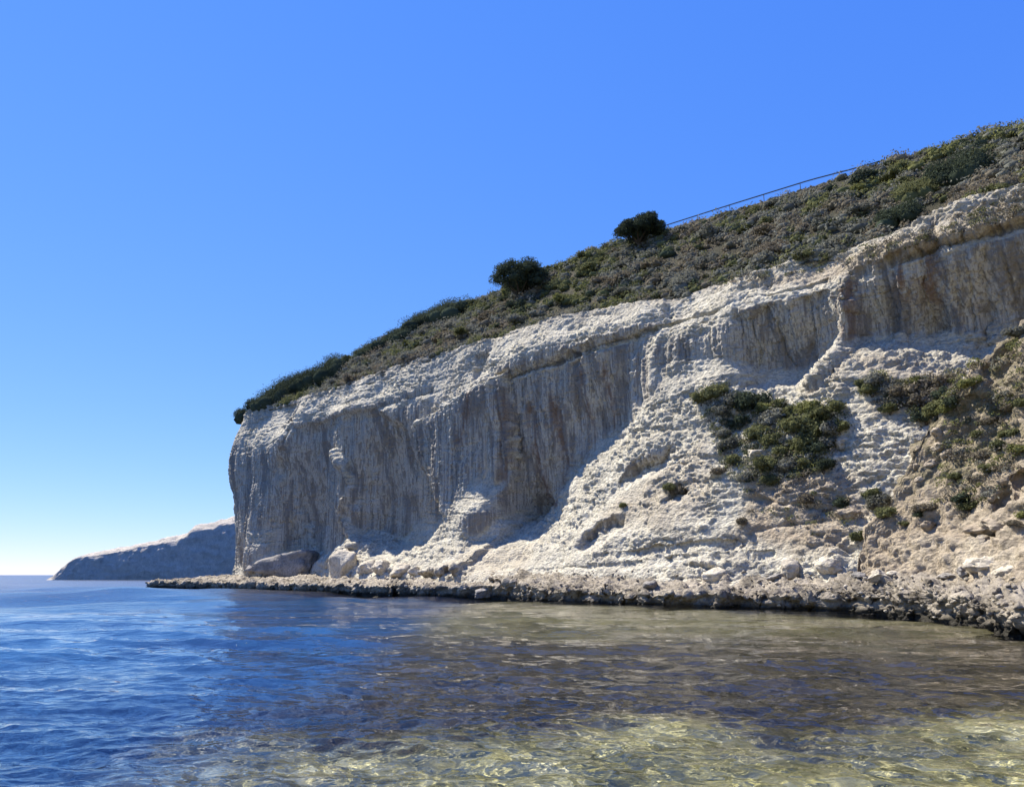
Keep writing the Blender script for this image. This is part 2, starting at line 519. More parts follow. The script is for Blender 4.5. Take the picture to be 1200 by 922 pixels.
class Relief:
    """offset field o(s, z): smooth surface through sculpted points plus sharp-edged steps and grooves"""
    def __init__(self, points, raw=(), steps=(), grooves=(), soft=1.6):
        pts = [(*hit(x, y, o), o) for x, y, o in points] + list(raw)
        self.steps = [([hit(x, y, o) for x, y in poly], amp, w) for poly, o, amp, w in steps]
        self.grooves = [([hit(x, y, o) for x, y in ln], amp, w) for ln, o, amp, w in grooves]
        A = np.array(pts)
        self.p = A[:, :2]
        self.soft = soft
        v = A[:, 2] - self.sharp(A[:, 0], A[:, 1])
        n = len(A)
        K = self.kern(A[:, None, 0] - A[None, :, 0], A[:, None, 1] - A[None, :, 1])
        M = np.zeros((n + 1, n + 1))
        M[:n, :n] = K - np.eye(n) * 0.05
        M[:n, n] = M[n, :n] = 1
        self.w = np.linalg.solve(M, np.append(v, 0))
    def kern(self, ds, dz):
        return np.sqrt(ds * ds + (1.25 * dz) ** 2 + self.soft ** 2)
    def sharp(self, S, Z):
        r = np.zeros(np.shape(S))
        js = 0.35 * perlin(S * 0.9, Z * 0.9, S * 0 + 3.1); jz = 0.35 * perlin(S * 0.9, Z * 0.9, S * 0 + 8.4)
        for poly, amp, w in self.steps:
            r = r + amp * sstep(-w, w, poly_sdf(S + js, Z + jz, poly))
        for ln, amp, w in self.grooves:
            r = r + amp * np.exp(-(line_dist(S + js * 0.3, Z + jz * 0.3, ln) / w) ** 2)
        return r
    def smooth(self, S, Z):
        sh = S.shape
        s, z = S.ravel(), Z.ravel()
        r = np.full(s.shape, self.w[-1])
        for (ps, pz), w in zip(self.p, self.w[:-1]):
            r += w * self.kern(s - ps, z - pz)
        return r.reshape(sh)
    def __call__(self, S, Z):
        return self.smooth(S, Z) + self.sharp(S, Z)

BROW = [(272, 497), (285, 492), (310, 478), (330, 474), (365, 465), (400, 454), (450, 435), (500, 419), (545, 408), (575, 399), (620, 388), (660, 374), (700, 366),
        (760, 355), (800, 348), (850, 335), (900, 318), (950, 300), (1000, 297), (1040, 288), (1080, 275), (1130, 252), (1160, 240), (1200, 230)]
LIP_O = -2.2
_b = np.array([hit(x, y, LIP_O) for x, y in BROW])
def brow_z(s):
    return np.interp(s, _b[:, 0], _b[:, 1])

CLIFF_PTS = [
    # cape
    (275, 503, -0.4), (272, 515, 0.1), (275, 535, 0.3), (278, 580, -0.7), (280, 620, -1.4), (282, 660, -2.0),
    (305, 500, -0.9), (305, 525, 0.3), (310, 560, 0.1), (312, 600, 0.1), (310, 640, 0.2), (310, 664, 0.3),
    (340, 490, -1.0), (340, 512, 0.2), (340, 560, -1.2), (340, 610, -2.1), (340, 645, -2.5), (345, 666, -2.4),
    # great alcove
    (400, 470, -1.0), (400, 490, 0.2), (385, 540, -2.2), (385, 600, -3.3), (385, 645, -3.2), (395, 668, 0.6),
    (412, 540, -0.6), (415, 600, -1.0), (425, 640, -0.6), (425, 668, 1.6),
    (450, 455, -1.0), (450, 480, 0.1), (450, 530, -2.4), (450, 590, -3.5), (450, 632, -3.2), (455, 650, -0.2), (455, 671, 2.6),
    (490, 440, -1.2), (490, 470, -0.4), (485, 560, -2.8), (495, 600, -3.0), (497, 640, 0.0), (495, 671, 4.0),
    # buttress between the alcoves
    (500, 502, 1.5), (530, 484, 1.9), (575, 460, 1.6), (515, 545, 1.2), (545, 540, 1.3), (580, 500, 0.8), (580, 540, 0.8), (580, 570, 0.9), (540, 590, 1.6), (580, 600, 1.3), (586, 640, 2.6),
    (525, 625, 2.0), (560, 640, 3.0), (530, 672, 5.6), (570, 672, 6.4), (545, 420, -1.0), (545, 445, -0.3),
    # band over the stained wall
    (600, 400, -0.6), (600, 414, 0.5), (600, 435, 0.5), (650, 386, -0.6), (650, 397, 0.6), (650, 418, 0.45), (700, 374, -0.6), (700, 384, 0.6), (700, 405, 0.45),
    (750, 364, -0.6), (750, 373, 0.5), (750, 383, 0.5),
    # stained wall
    (625, 450, 0.2), (622, 475, -0.1), (620, 520, -0.8), (615, 575, -1.6), (612, 602, -1.7), (612, 625, -0.2), (612, 645, 2.6), (615, 674, 6.8),
    (680, 435, 0.2), (678, 460, -0.2), (675, 500, -0.9), (668, 545, -1.7), (665, 580, 0.2), (668, 625, 4.2), (670, 676, 7.8),
    (735, 415, 0.2), (732, 440, -0.1), (728, 470, -0.7), (722, 500, -1.1), (725, 540, 1.9), (730, 600, 5.2), (730, 678, 9.0),
    # pale buttress and its apron
    (765, 405, 1.2), (768, 450, 1.6), (765, 500, 2.4), (770, 560, 4.6), (790, 640, 7.8), (790, 681, 9.6),
    (800, 366, -0.6), (800, 385, 1.0), (805, 420, 1.3), (805, 465, 2.2), (815, 510, 4.0), (850, 365, 0.8), (850, 410, 1.2), (850, 445, 1.9), (845, 480, 3.4),
    (830, 353, -0.9), (900, 333, -0.9), (905, 352, 0.8), (905, 400, -0.3), (900, 440, -0.8), (890, 466, 2.0), (945, 400, -0.5), (940, 440, -0.9), (935, 470, 2.4),
    (860, 540, 5.6), (860, 600, 7.2), (860, 683, 9.9), (920, 520, 5.0), (930, 580, 6.9), (930, 640, 8.4), (930, 684, 9.9),
    # spur and near wall
    (965, 318, -0.8), (968, 345, 1.1), (990, 370, 1.6), (985, 410, 2.0), (970, 450, 2.8), (1000, 430, 2.2), (1000, 480, 4.2), (990, 540, 5.6),
    (1010, 308, 0.5), (1040, 318, 0.7), (1035, 360, -0.4), (1035, 395, -1.0), (1040, 425, 2.0), (1040, 470, 4.2), (1050, 540, 6.0), (1000, 620, 7.8), (1050, 620, 7.8), (1000, 686, 10.0),
    (1090, 284, 0.6), (1100, 300, 0.7), (1100, 350, -0.6), (1100, 400, -1.5), (1095, 425, 1.6), (1100, 470, 4.0),
    (1160, 252, 0.6), (1160, 278, 0.7), (1160, 340, -0.6), (1160, 400, -1.6), (1150, 440, 2.0), (1195, 242, 0.6), (1200, 266, 0.7), (1200, 330, -0.6), (1200, 390, -1.6),
]
CLIFF_RAW = [(46, 3, 9), (46, 9, 3), (60, 22, 0.6), (60, 16, -0.4), (60, 8, 1), (60, 2, 7), (72, 22, 0.5), (72, 12, 0), (72, 2, 4),
             (-62, 22, -0.5), (-62, 15, 0.2), (-62, 2, -1), (-70, 22, -0.8), (-70, 14, 0), (-70, 2, -0.8), (-90, 22, -0.8), (-90, 12, 0), (-90, 2, -0.6), (-110, 12, 0)]
CLIFF_STEPS = [   # (outline, plane offset, depth, edge softness)
    ([(593, 442), (660, 421), (753, 389), (751, 430), (744, 460), (736, 500), (692, 548), (640, 592), (600, 626), (595, 560)], -0.5, -0.55, 0.5),
    ([(346, 508), (400, 494), (445, 482), (478, 502), (488, 535), (503, 568), (522, 604), (508, 636), (474, 646), (452, 640), (430, 622), (402, 640), (380, 655), (348, 650), (338, 600), (334, 550)], -1.0, -1.1, 0.6),
    ([(478, 500), (530, 468), (590, 437), (592, 470), (592, 520), (590, 600), (588, 670), (515, 672), (517, 640), (521, 605), (502, 565), (486, 530)], 1.0, 1.5, 0.3),
    ([(1002, 320), (1060, 303), (1120, 287), (1230, 258), (1230, 402), (1150, 424), (1100, 417), (1050, 408), (1012, 402), (1003, 360)], -0.2, -0.7, 0.4),
    ([(868, 373), (972, 345), (984, 375), (968, 420), (950, 446), (925, 458), (882, 457), (866, 410)], 0.2, -0.6, 0.35),
    ([(720, 560), (735, 545), (765, 534), (790, 533), (782, 546), (750, 560), (730, 566)], 4.0, -0.95, 0.5),
    ([(676, 632), (690, 618), (722, 606), (727, 616), (712, 640), (690, 648), (678, 644)], 6.0, -1.0, 0.55),
    ([(780, 580), (800, 572), (812, 584), (800, 592), (782, 590)], 5.6, -0.9, 0.3),
    ([(345, 475), (352, 500), (340, 520), (332, 500)], -0.5, -0.5, 0.4),
    ([(556, 415), (572, 412), (575, 435), (560, 445)], -0.7, -0.7, 0.4),
]
CLIFF_GROOVES = [
    ([(595, 441), (660, 420), (755, 387), (830, 366), (900, 346), (965, 326)], 0.6, -0.38, 0.13),
    ([(1060, 304), (1120, 285), (1160, 274), (1230, 256)], 0.6, -0.45, 0.16),
    ([(345, 503), (400, 488), (450, 476), (500, 460)], 0.0, -0.35, 0.3),
    ([(600, 668), (700, 664), (800, 652), (900, 648)], 8.6, -0.24, 0.18),
    ([(700, 652), (780, 640), (860, 634)], 8.0, -0.2, 0.16),
    ([(1096, 270), (1096, 330), (1094, 380)], 0.0, -0.5, 0.5),
    ([(1155, 300), (1152, 360), (1150, 400)], 0.0, -0.45, 0.3),
    ([(1056, 330), (1052, 380), (1050, 405)], 0.0, 0.35, 0.25),
    ([(988, 348), (986, 380), (978, 420), (962, 450)], 1.8, 1.1, 0.7),
    ([(768, 396), (764, 420), (766, 450)], 1.2, 0.35, 0.6),
    ([(404, 532), (414, 548), (418, 575), (410, 604), (416, 625), (428, 640)], -1.6, 1.15, 0.5),
]
RUST_LINES = [([(628, 480), (632, 560), (628, 610)], 1.0), ([(655, 470), (662, 540), (655, 590)], 1.0), ([(606, 470), (604, 560)], 0.8), ([(690, 440), (695, 520)], 0.6),
              ([(720, 430), (722, 500)], 0.5), ([(1100, 300), (1096, 350)], 1.3), ([(1010, 340), (1008, 400)], 0.8), ([(1070, 310), (1065, 350)], 1.0), ([(575, 470), (560, 520)], 0.8)]
SOIL_POLYS = [([(760, 560), (820, 520), (850, 600), (800, 620), (700, 600), (720, 580)], 5.0, 0.5),
              ([(880, 560), (990, 560), (1020, 600), (1000, 650), (930, 640), (870, 620)], 7.0, 1.0),
              ([(540, 640), (620, 640), (640, 674), (540, 674)], 4.0, 0.45), ([(950, 470), (985, 400), (1000, 400), (1000, 470)], 2.5, 0.4),
              ([(1000, 420), (1150, 430), (1110, 480), (1040, 490)], 3.0, 0.7),
              ([(860, 330), (1000, 290), (1080, 270), (1160, 235), (1215, 222), (1215, 262), (1120, 287), (1040, 308), (960, 328)], 0.3, 0.75)]

def build_cliff():
    rel = Relief(CLIFF_PTS, CLIFF_RAW, CLIFF_STEPS, CLIFF_GROOVES)
    # column spacing follows distance from the cove
    s, cols = 72.0, []
    while s > -112:
        cols.append(s)
        s -= 0.5 if s > 47 else (0.085 + max(0.0, (30 - s)) * 0.00085 if s > -68 else 0.5)
    sc = np.array(cols[::-1])
    nz = 325
    T = np.linspace(0, 1, nz)[:, None]
    z0 = 0.5
    zt = brow_z(sc)[None, :] + 0.25 * perlin(sc * 0.35, sc * 0, sc * 0 + 1.5)[None, :]
    Z = z0 + (zt - z0) * T
    S = np.broadcast_to(sc[None, :], Z.shape).copy()
    O = rel(S, Z)
    # keep it from diving behind the brow
    O = np.clip(O, -4, 12)
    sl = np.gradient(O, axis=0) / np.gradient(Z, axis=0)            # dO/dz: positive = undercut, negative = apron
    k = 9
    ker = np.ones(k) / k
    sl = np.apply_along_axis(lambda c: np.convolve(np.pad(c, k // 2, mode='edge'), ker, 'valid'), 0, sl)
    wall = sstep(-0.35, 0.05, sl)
    apron = 1 - sstep(-0.75, -0.2, sl)
    X, Y = plan(S, O)
    P = np.stack([X, Y, Z], -1)
    N = grid_normals(P)
    # pass 1: large irregularity
    big = 0.55 * fbm(S / 7, Z / 6, S * 0 + 4, 3)
    flute = 0.30 * fbm(S / 1.5, Z / 9, S * 0 + 1.7, 3) + 0.13 * billow(S / 0.45, Z / 7, S * 0 + 9, 2)
    dip = Z + 0.02 * S + 0.5 * fbm(S / 9, Z / 9, S * 0, 2)
    strata = 0.22 * perlin(dip * 0.9, S * 0.05, S * 0) + 0.10 * perlin(dip * 2.7, S * 0.12, S * 0 + 5)
    crack = np.exp(-np.abs(perlin(dip * 0.75, S * 0.04, S * 0 + 2.2)) / 0.035) * (0.35 + 0.65 * sstep(-0.1, 0.4, fbm(S / 6, Z / 4, S * 0 + 40, 2)))
    joint = np.exp(-np.abs(perlin(S * 0.33 + 0.25 * fbm(S / 3, Z / 3, S * 0, 2), Z * 0.05, S * 0 + 6.6)) / 0.022)
    flute = flute * 1.25 + 0.09 * ridged(S / 0.75, Z / 11, S * 0 + 19, 2)
    D = - 0.30 * crack * (1 - 0.6 * wall) - 0.30 * joint * (0.3 + 0.7 * wall) + big * (0.5 + 0.5 * (1 - wall)) + flute * wall + strata * (0.25 + 0.75 * apron)
    P = P + N * D[..., None]
    N = grid_normals(P)
    # pass 2: knobs and scales
    rough = np.clip(0.22 + 0.9 * (1 - wall) + 0.35 * sstep(0.2, 0.5, fbm(S / 5, Z / 5, S * 0 + 13, 2)), 0, 1.15)
    px, py, pz = P[..., 0], P[..., 1], P[..., 2]
    knob = 0.55 - worley(S / 0.8, pz / 0.45, O / 0.8)
    scale = ridged(S / 0.9 + 0.6 * knob, pz / 0.34, O / 0.9, 4, 0.62)
    lump = billow(px / 2.2, py / 2.2, pz / 1.6, 3)
    patch = 0.22 + 1.1 * sstep(-0.3, 0.45, fbm(S / 4, pz / 3, O / 4, 3))
    D = rough * patch * (0.13 * lump + 0.09 * knob + 0.125 * scale) + 0.07 * fbm(px / 0.4, py / 0.4, pz / 0.4, 3) + (1 - np.minimum(rough, 1)) * 0.05 * scale
    fade = sstep(0.0, 0.02, T) * np.ones_like(D)
    P = P + N * (D * fade)[..., None]
    P[..., 2] += 0.10 * rough * knob
    rust = np.zeros_like(Z)
    for ln, w in RUST_LINES:
        pl = [hit(x, y, -1.2) for x, y in ln]
        rust = np.maximum(rust, np.exp(-(line_dist(S + 0.25 * perlin(S / 2, Z / 3, S * 0), Z, pl) / (0.62 * w)) ** 2))
    soil = np.zeros_like(Z)
    for poly, o, a in SOIL_POLYS:
        soil = np.maximum(soil, a * sstep(-0.9, 0.6, poly_sdf(S, Z, [hit(x, y, o) for x, y in poly])))
    edge = sstep(1.2, 0.0, zt - Z)
    soil = np.maximum(soil, edge * 0.35)
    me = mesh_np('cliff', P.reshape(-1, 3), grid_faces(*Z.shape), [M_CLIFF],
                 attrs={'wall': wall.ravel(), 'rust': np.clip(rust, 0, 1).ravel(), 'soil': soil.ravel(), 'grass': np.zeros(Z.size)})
    o = link('cliff', me)
    tag(o, 'tall pale limestone sea cliff with overhanging stained walls and lit aprons', 'cliff', kind='structure')
    return o
cliff = build_cliff()

# ------------------------------------------------------------------ hillside above the brow
SKYLINE = [(276, 494, 0.8), (285, 489, 1.5), (300, 480, 3), (330, 455, 6), (360, 441, 8), (400, 426, 11), (440, 404, 13), (480, 388, 15), (520, 369, 16), (560, 352, 17), (600, 338, 18), (640, 319, 18),
           (680, 301, 18), (720, 286, 18), (780, 270, 18), (850, 250, 18), (950, 220, 18), (1030, 195, 19), (1060, 184, 20), (1120, 169, 20), (1200, 150, 21)]
_k = []
for x, y, B in SKYLINE:
    s_, z_ = hit(x, y, LIP_O - B)
    _k.append((s_, z_, B))
_k.append((75, _k[-1][1] + 1, 21))
_k = np.array(_k)
def hill_z(S, Bk):
    """ground height Bk metres behind the brow"""
    zl = brow_z(S) - 0.15
    cz = np.interp(S, _k[:, 0], _k[:, 1], left=brow_z(-58.0))
    B = np.interp(S, _k[:, 0], _k[:, 2], left=0.8)
    u = np.clip(Bk / B, 0, 1)
    prof = 1 - (1 - u) ** 1.12
    z = zl + (cz - zl) * prof
    past = np.maximum(0, Bk - B)
    z = z - 0.06 * np.maximum(0, past - 7) - 0.00 * past
    z = z + np.where(Bk < 0, Bk * 0.8, 0)
    amp = sstep(0, 2, Bk) * (1 - sstep(B - 3, B, Bk))
    return z + 0.45 * amp * fbm(S / 6, Bk / 6, np.asarray(S) * 0 + 2, 3)

def hill_pt(s, bk):
    z = float(hill_z(np.array([s]), np.array([bk]))[0])
    o = LIP_O - bk
    return Vector((OX + s * DX + o * NX, OY + s * DY + o * NY, z))

def build_hill():
    s = np.linspace(-62.5, 74, 430)
    bk = np.concatenate([np.linspace(-0.7, 24, 110), np.linspace(24, 90, 24)[1:]])
    B, S = np.meshgrid(bk, s, indexing='ij')
    Z = hill_z(S, B) + 0.12 * fbm(S / 1.1, B / 1.1, S * 0, 3) * (B > 0)
    O = LIP_O - B
    O = np.where(S < S0, np.minimum(O, -RC + np.sqrt(np.maximum(0.0, 6.55 ** 2 - (S - S0) ** 2))), O)   # rounded with the cape
    X, Y = OX + S * DX + O * NX, OY + S * DY + O * NY
    me = mesh_np('hillside', np.stack([X, Y, Z], -1).reshape(-1, 3), grid_faces(*Z.shape), [M_HILL])
    o = link('hillside', me)
    tag(o, 'steep dark hillside under low coastal scrub above the cliff', 'hillside', kind='structure')
    return o
hill = build_hill()

# ------------------------------------------------------------------ earth bank at the near end
BANK_TOP = [(1004, 655, 9.6), (1018, 632, 9.4), (1036, 602, 9.0), (1052, 572, 8.6), (1070, 540, 8.4), (1086, 502, 8.0), (1102, 472, 7.6), (1122, 450, 7.4), (1150, 425, 7.4), (1172, 402, 7.8), (1192, 388, 8.2), (1212, 376, 8.6)]
BANK_PTS = BANK_TOP + [(1150, 500, 9.2), (1200, 480, 10.4), (1100, 580, 10.2), (1150, 580, 11.6), (1200, 570, 13), (1160, 435, 8.4), (1185, 440, 9.0), (1050, 640, 10.6), (1100, 650, 12.4), (1150, 650, 14.2),
            (1200, 640, 15.6), (1200, 678, 17.4), (1150, 682, 15.4), (1100, 684, 13.6), (1050, 686, 12.0), (1010, 688, 10.8)]
BANK_STEPS = [([(1150, 430), (1165, 410), (1190, 402), (1196, 430), (1186, 452), (1160, 455)], 8.4, -1.1, 0.35),
              ([(1188, 560), (1215, 545), (1215, 580), (1195, 585)], 13, -0.9, 0.3), ([(1165, 585), (1185, 572), (1188, 592), (1172, 602)], 12.4, -0.8, 0.25),
              ([(1140, 628), (1160, 612), (1178, 622), (1160, 634)], 13.6, -1.1, 0.25), ([(1110, 470), (1130, 452), (1140, 470), (1122, 485)], 7.8, 0.5, 0.3),
              ([(1066, 500), (1100, 480), (1100, 520), (1075, 530)], 8.2, -0.4, 0.3)]
def build_bank():
    raw = [(50, 14.5, 10), (50, 8, 14), (50, 1.5, 19), (62, 15, 11), (62, 7, 16), (62, 1.5, 21), (25, 1.5, 9.0), (25, 4, 7)]
    rel = Relief(BANK_PTS, raw, BANK_STEPS, ())
    tp = np.array([hit(x, y, o) for x, y, o in BANK_TOP] + [(50, 15.2), (62, 16)])
    tp = tp[np.argsort(tp[:, 0])]
    sc = np.arange(tp[0, 0] - 0.6, 62, 0.085)
    zt = np.interp(sc, tp[:, 0], tp[:, 1]) + 0.3 * fbm(sc / 1.5, sc * 0, sc * 0 + 3, 3)
    zt[sc < tp[0, 0]] = tp[0, 1] - 1
    n1, n2 = 190, 36
    T = np.linspace(0, 1, n1)[:, None]
    Z1 = 0.6 + (zt - 0.6)[None, :] * T
    S1 = np.broadcast_to(sc, Z1.shape).copy()
    O1 = rel(S1, Z1)
    T2 = (np.linspace(0, 1, n2 + 1)[1:] ** 1.4)[:, None]
    O2 = O1[-1][None, :] + (-2.0 - O1[-1])[None, :] * T2
    Z2 = zt[None, :] + 0.55 * np.sin(T2 * 1.2) * np.ones_like(O2)
    S2 = np.broadcast_to(sc, O2.shape)
    S, Z, O = np.concatenate([S1, S2]), np.concatenate([Z1, Z2]), np.concatenate([O1, O2])
    X, Y = plan(S, O)
    P = np.stack([X, Y, Z], -1)
    N = grid_normals(P)
    px, py, pz = P[..., 0], P[..., 1], P[..., 2]
    lump = billow(px / 1.9, py / 1.9, pz / 1.5, 4, 0.55)
    gully = fbm(S / 1.6, pz / 5, S * 0 + 3, 3)
    clod = 0.55 - worley(px / 0.55, py / 0.55, pz / 0.42)
    m = sstep(-0.1, 0.35, fbm(px / 3, py / 3, pz / 3, 2))
    D = 0.28 * lump + 0.26 * gully + (0.06 + 0.2 * m) * clod + 0.10 * fbm(px / 0.4, py / 0.4, pz / 0.4, 3)
    P = P + N * D[..., None]
    rock = sstep(0.6, -0.6, pz - 3.2 - 1.2 * fbm(px / 3, py / 3, pz / 3 + 4, 3)) * sstep(36, 42, S)
    soil = np.clip(0.9 - rock, 0.1, 1)
    grass = np.clip(sstep(4.5, 8.5, pz + 2.5 * fbm(px / 4, py / 4, pz / 4, 2)) * 0.85, 0, 1)
    me = mesh_np('earth_bank', P.reshape(-1, 3), grid_faces(*Z.shape), [M_BANK],
                 attrs={'wall': np.zeros(Z.size), 'rust': np.zeros(Z.size), 'soil': soil.ravel() * 0.8, 'grass': grass.ravel()})
    o = link('earth_bank', me)
    tag(o, 'crumbling tan earth bank with dry grass against the foot of the cliff', 'earth bank', kind='structure')
    return o
bank = build_bank()

# ------------------------------------------------------------------ wave-cut rock shelf
SHORE_PX = [(166, 688.5, -57, -3), (230, 690.5, -52, -3), (300, 692.5, -46, -3), (400, 696, -32, -3), (470, 698, -22, -3), (520, 700, -15, -2), (580, 701.5, -7, 1), (606, 702.5, -3, 3), (630, 706, 0, 5), (700, 708.5, 5, 6), (790, 713.5, 12, 7),
            (860, 714.5, 17, 7), (930, 716.5, 22, 7.5), (1000, 718.5, 26, 8), (1060, 722.5, 30, 8.5), (1120, 729, 35, 10), (1160, 738, 39, 11.5), (1205, 752, 43, 13)]
def build_shelf():
    W = [water_pt(x, y) for x, y, _, _ in SHORE_PX] + [(16.2, 17.0), (19, 9), (24, 1)]
    I = [plan(np.array(s), np.array(o)) for _, _, s, o in SHORE_PX] + [(26, 26), (28, 14), (32, 2)]
    W = np.array(W); I = np.array([[float(a), float(b)] for a, b in I])
    L = np.concatenate([[0], np.cumsum(np.linalg.norm(np.diff(W, axis=0), axis=1))])
    l, cols = 0.0, []
    while l < L[-1]:
        cols.append(l)
        l += 0.16 - 0.085 * min(1, l / L[-1])
    lc = np.array(cols)
    ev = lambda A: np.stack([np.interp(lc, L, A[:, 0]), np.interp(lc, L, A[:, 1])], -1)
    Wc, Ic = ev(W), ev(I)
    k = 41
    for A in (Wc, Ic):
        for c in (0, 1):
            A[:, c] = np.convolve(np.pad(A[:, c], k // 2, mode='edge'), np.ones(k) / k, 'valid')
    out = Wc - Ic
    out /= np.linalg.norm(out, axis=1)[:, None]
    scal = 1.25 * fbm(lc / 3.2, lc * 0, lc * 0 + 2, 4) + 0.35 * billow(lc / 1.1, lc * 0, lc * 0 + 6, 2)
    far = sstep(35, 75, L[-1] - lc)
    Wc = Wc + out * (scal * (1 - 0.35 * far))[:, None]
    nt_, nd = 100, 30
    t = np.concatenate([1 - (1 - np.linspace(0, 1, nt_)) ** 1.7, np.ones(nd)])[:, None]
    dn = np.concatenate([np.zeros(nt_), np.linspace(0, 1, nd + 1)[1:]])[:, None]
    XY = Ic[None] * (1 - t[..., None]) + Wc[None] * t[..., None]
    zin, zout = 1.95, 1.05 + 0.28 * fbm(lc / 4.0, lc * 0, lc * 0 + 11, 3)[None, :] + 0.1 * far[None, :]
    Z = zin + (zout - zin) * np.minimum(t / 0.72, 1) ** 0.8 - 0.40 * sstep(0.72, 1.0, t) * (0.7 + 0.5 * fbm(lc / 2.2, lc * 0, lc * 0 + 31, 3))[None, :]
    zedge = Z[nt_ - 1][None, :]
    und = 0.85 * np.sin(dn * math.pi) * (0.6 + 0.8 * np.clip(fbm(lc / 1.8, lc * 0, lc * 0 + 21, 3), -0.6, 1))[None, :]
    Z = Z - dn * (zedge + 0.7)
    XY = XY - out[None] * und[..., None]
    P = np.concatenate([XY, Z[..., None]], -1)
    N = -grid_normals(P)
    px, py, pz = P[..., 0], P[..., 1], P[..., 2]
    pit = 0.55 - worley(px / 0.75, py / 0.75, pz / 0.6)
    fine = 0.55 - worley(px / 0.28, py / 0.28, pz / 0.28)
    lump = billow(px / 1.7, py / 1.7, pz / 1.2, 4, 0.55)
    chunk = 0.55 - worley(px / 1.9, py / 1.9, pz / 1.3)
    D = 0.30 * lump + 0.42 * chunk * sstep(0.45, 0.85, t) - 0.16 * pit - 0.05 * fine + 0.10 * ridged(px / 0.45, py / 0.45, pz / 0.35, 3, 0.65) + 0.06 * fbm(px / 0.25, py / 0.25, pz / 0.25, 2)
    P = P - N * (-D)[..., None]
    P[..., 2] = np.where((dn == 0) & (t < 0.15), P[..., 2], P[..., 2])
    me = mesh_np('rock_shelf', P.reshape(-1, 3), grid_faces(*Z.shape, flip=True), [M_SHELF])
    o = link('rock_shelf', me)
    tag(o, 'pitted brown rock shelf along the waterline below the cliff', 'rock shelf', kind='structure')
    return o
shelf = build_shelf()

# ------------------------------------------------------------------ far headland
def build_headland():
    x = np.arange(-173.0, -40.0, 0.5)
    top_px = [(64, 661), (70, 657), (90, 652), (120, 648), (150, 640), (190, 633), (215, 628), (226, 625), (234, 617), (258, 611), (275, 604), (300, 596)]
    Yd = 300.0
    tx, tz = [], []
    for a, b in top_px:
        r = ray(a, b)
        tx.append(r[0] / r[1] * Yd); tz.append(CAM_H + r[2] / r[1] * Yd)
    H = np.interp(x, tx, tz)
    prof_t = np.linspace(0, 1, 110)
    # rows: up the face, over the shoulder, back along the top
    rows = []
    for t in prof_t:
        if t < 0.62:
            u = t / 0.62
            z = -1 + (0.86 * H + 1) * u
            y = Yd - 9 + 2.0 * u * u
        elif t < 0.86:
            u = (t - 0.62) / 0.24
            z = 0.86 * H + 0.14 * H * np.sin(u * math.pi / 2)
            y = Yd - 7.0 + 5 * u + 0 * H
        else:
            u = (t - 0.86) / 0.14
            z = H - 0.04 * H * u
            y = Yd - 2.0 + 70 * u + 0 * H
        rows.append(np.stack([x, y + 0 * x, z + 0 * x], -1))
    P = np.array(rows)
    tip = (sstep(-1.0, 15.0, x + 173.0) ** 0.6)[None, :]
    P[..., 2] = -1 + (P[..., 2] + 1) * tip
    P[..., 1] += 0.10 * (x + 110)[None, :] * 0
    N = grid_normals(P)
    px, py, pz = P[..., 0], P[..., 1], P[..., 2]
    D = 1.0 * fbm(px / 14, py / 14, pz / 12, 4) + 0.32 * ridged(px / 4, py / 4, pz / 5, 3) + 0.2 * perlin(pz * 0.5, px * 0.04, py * 0.02)
    P = P + N * D[..., None]
    o = link('headland', mesh_np('headland', P.reshape(-1, 3), grid_faces(*P.shape[:2]), [M_HEAD]))
    tag(o, 'long low rocky headland sloping into the sea behind the cliff', 'headland', kind='structure')
    return o
build_headland()

# ------------------------------------------------------------------ placing on the ground
bpy.context.view_layer.update()
ORIGIN = Vector((0, 0, CAM_H))
def ground_at(px, py, targets):
    d = Vector(ray(px, py)).normalized()
    best = None
    for t in targets:
        ok, loc, nrm, _ = t.ray_cast(ORIGIN, d)
        if ok and (best is None or (loc - ORIGIN).length < (best[0] - ORIGIN).length):
            best = (loc.copy(), nrm.copy())
    return best
def drop(x, y, targets, z0=30.0):
    best = None
    for t in targets:
        ok, loc, nrm, _ = t.ray_cast(Vector((x, y, z0)), Vector((0, 0, -1)))
        if ok and (best is None or loc.z > best.z):
            best = loc.copy()
    return best

# ------------------------------------------------------------------ shrubs and trees
def ico(sub):
    import bmesh
    bm = bmesh.new()
    bmesh.ops.create_icosphere(bm, subdivisions=sub, radius=1)
    v = np.array([p.co[:] for p in bm.verts]); f = np.array([[q.index for q in p.verts] for p in bm.faces])
    bm.free()
    return v, f
ICO1, ICO2, ICO3 = ico(1), ico(2), ico(3)

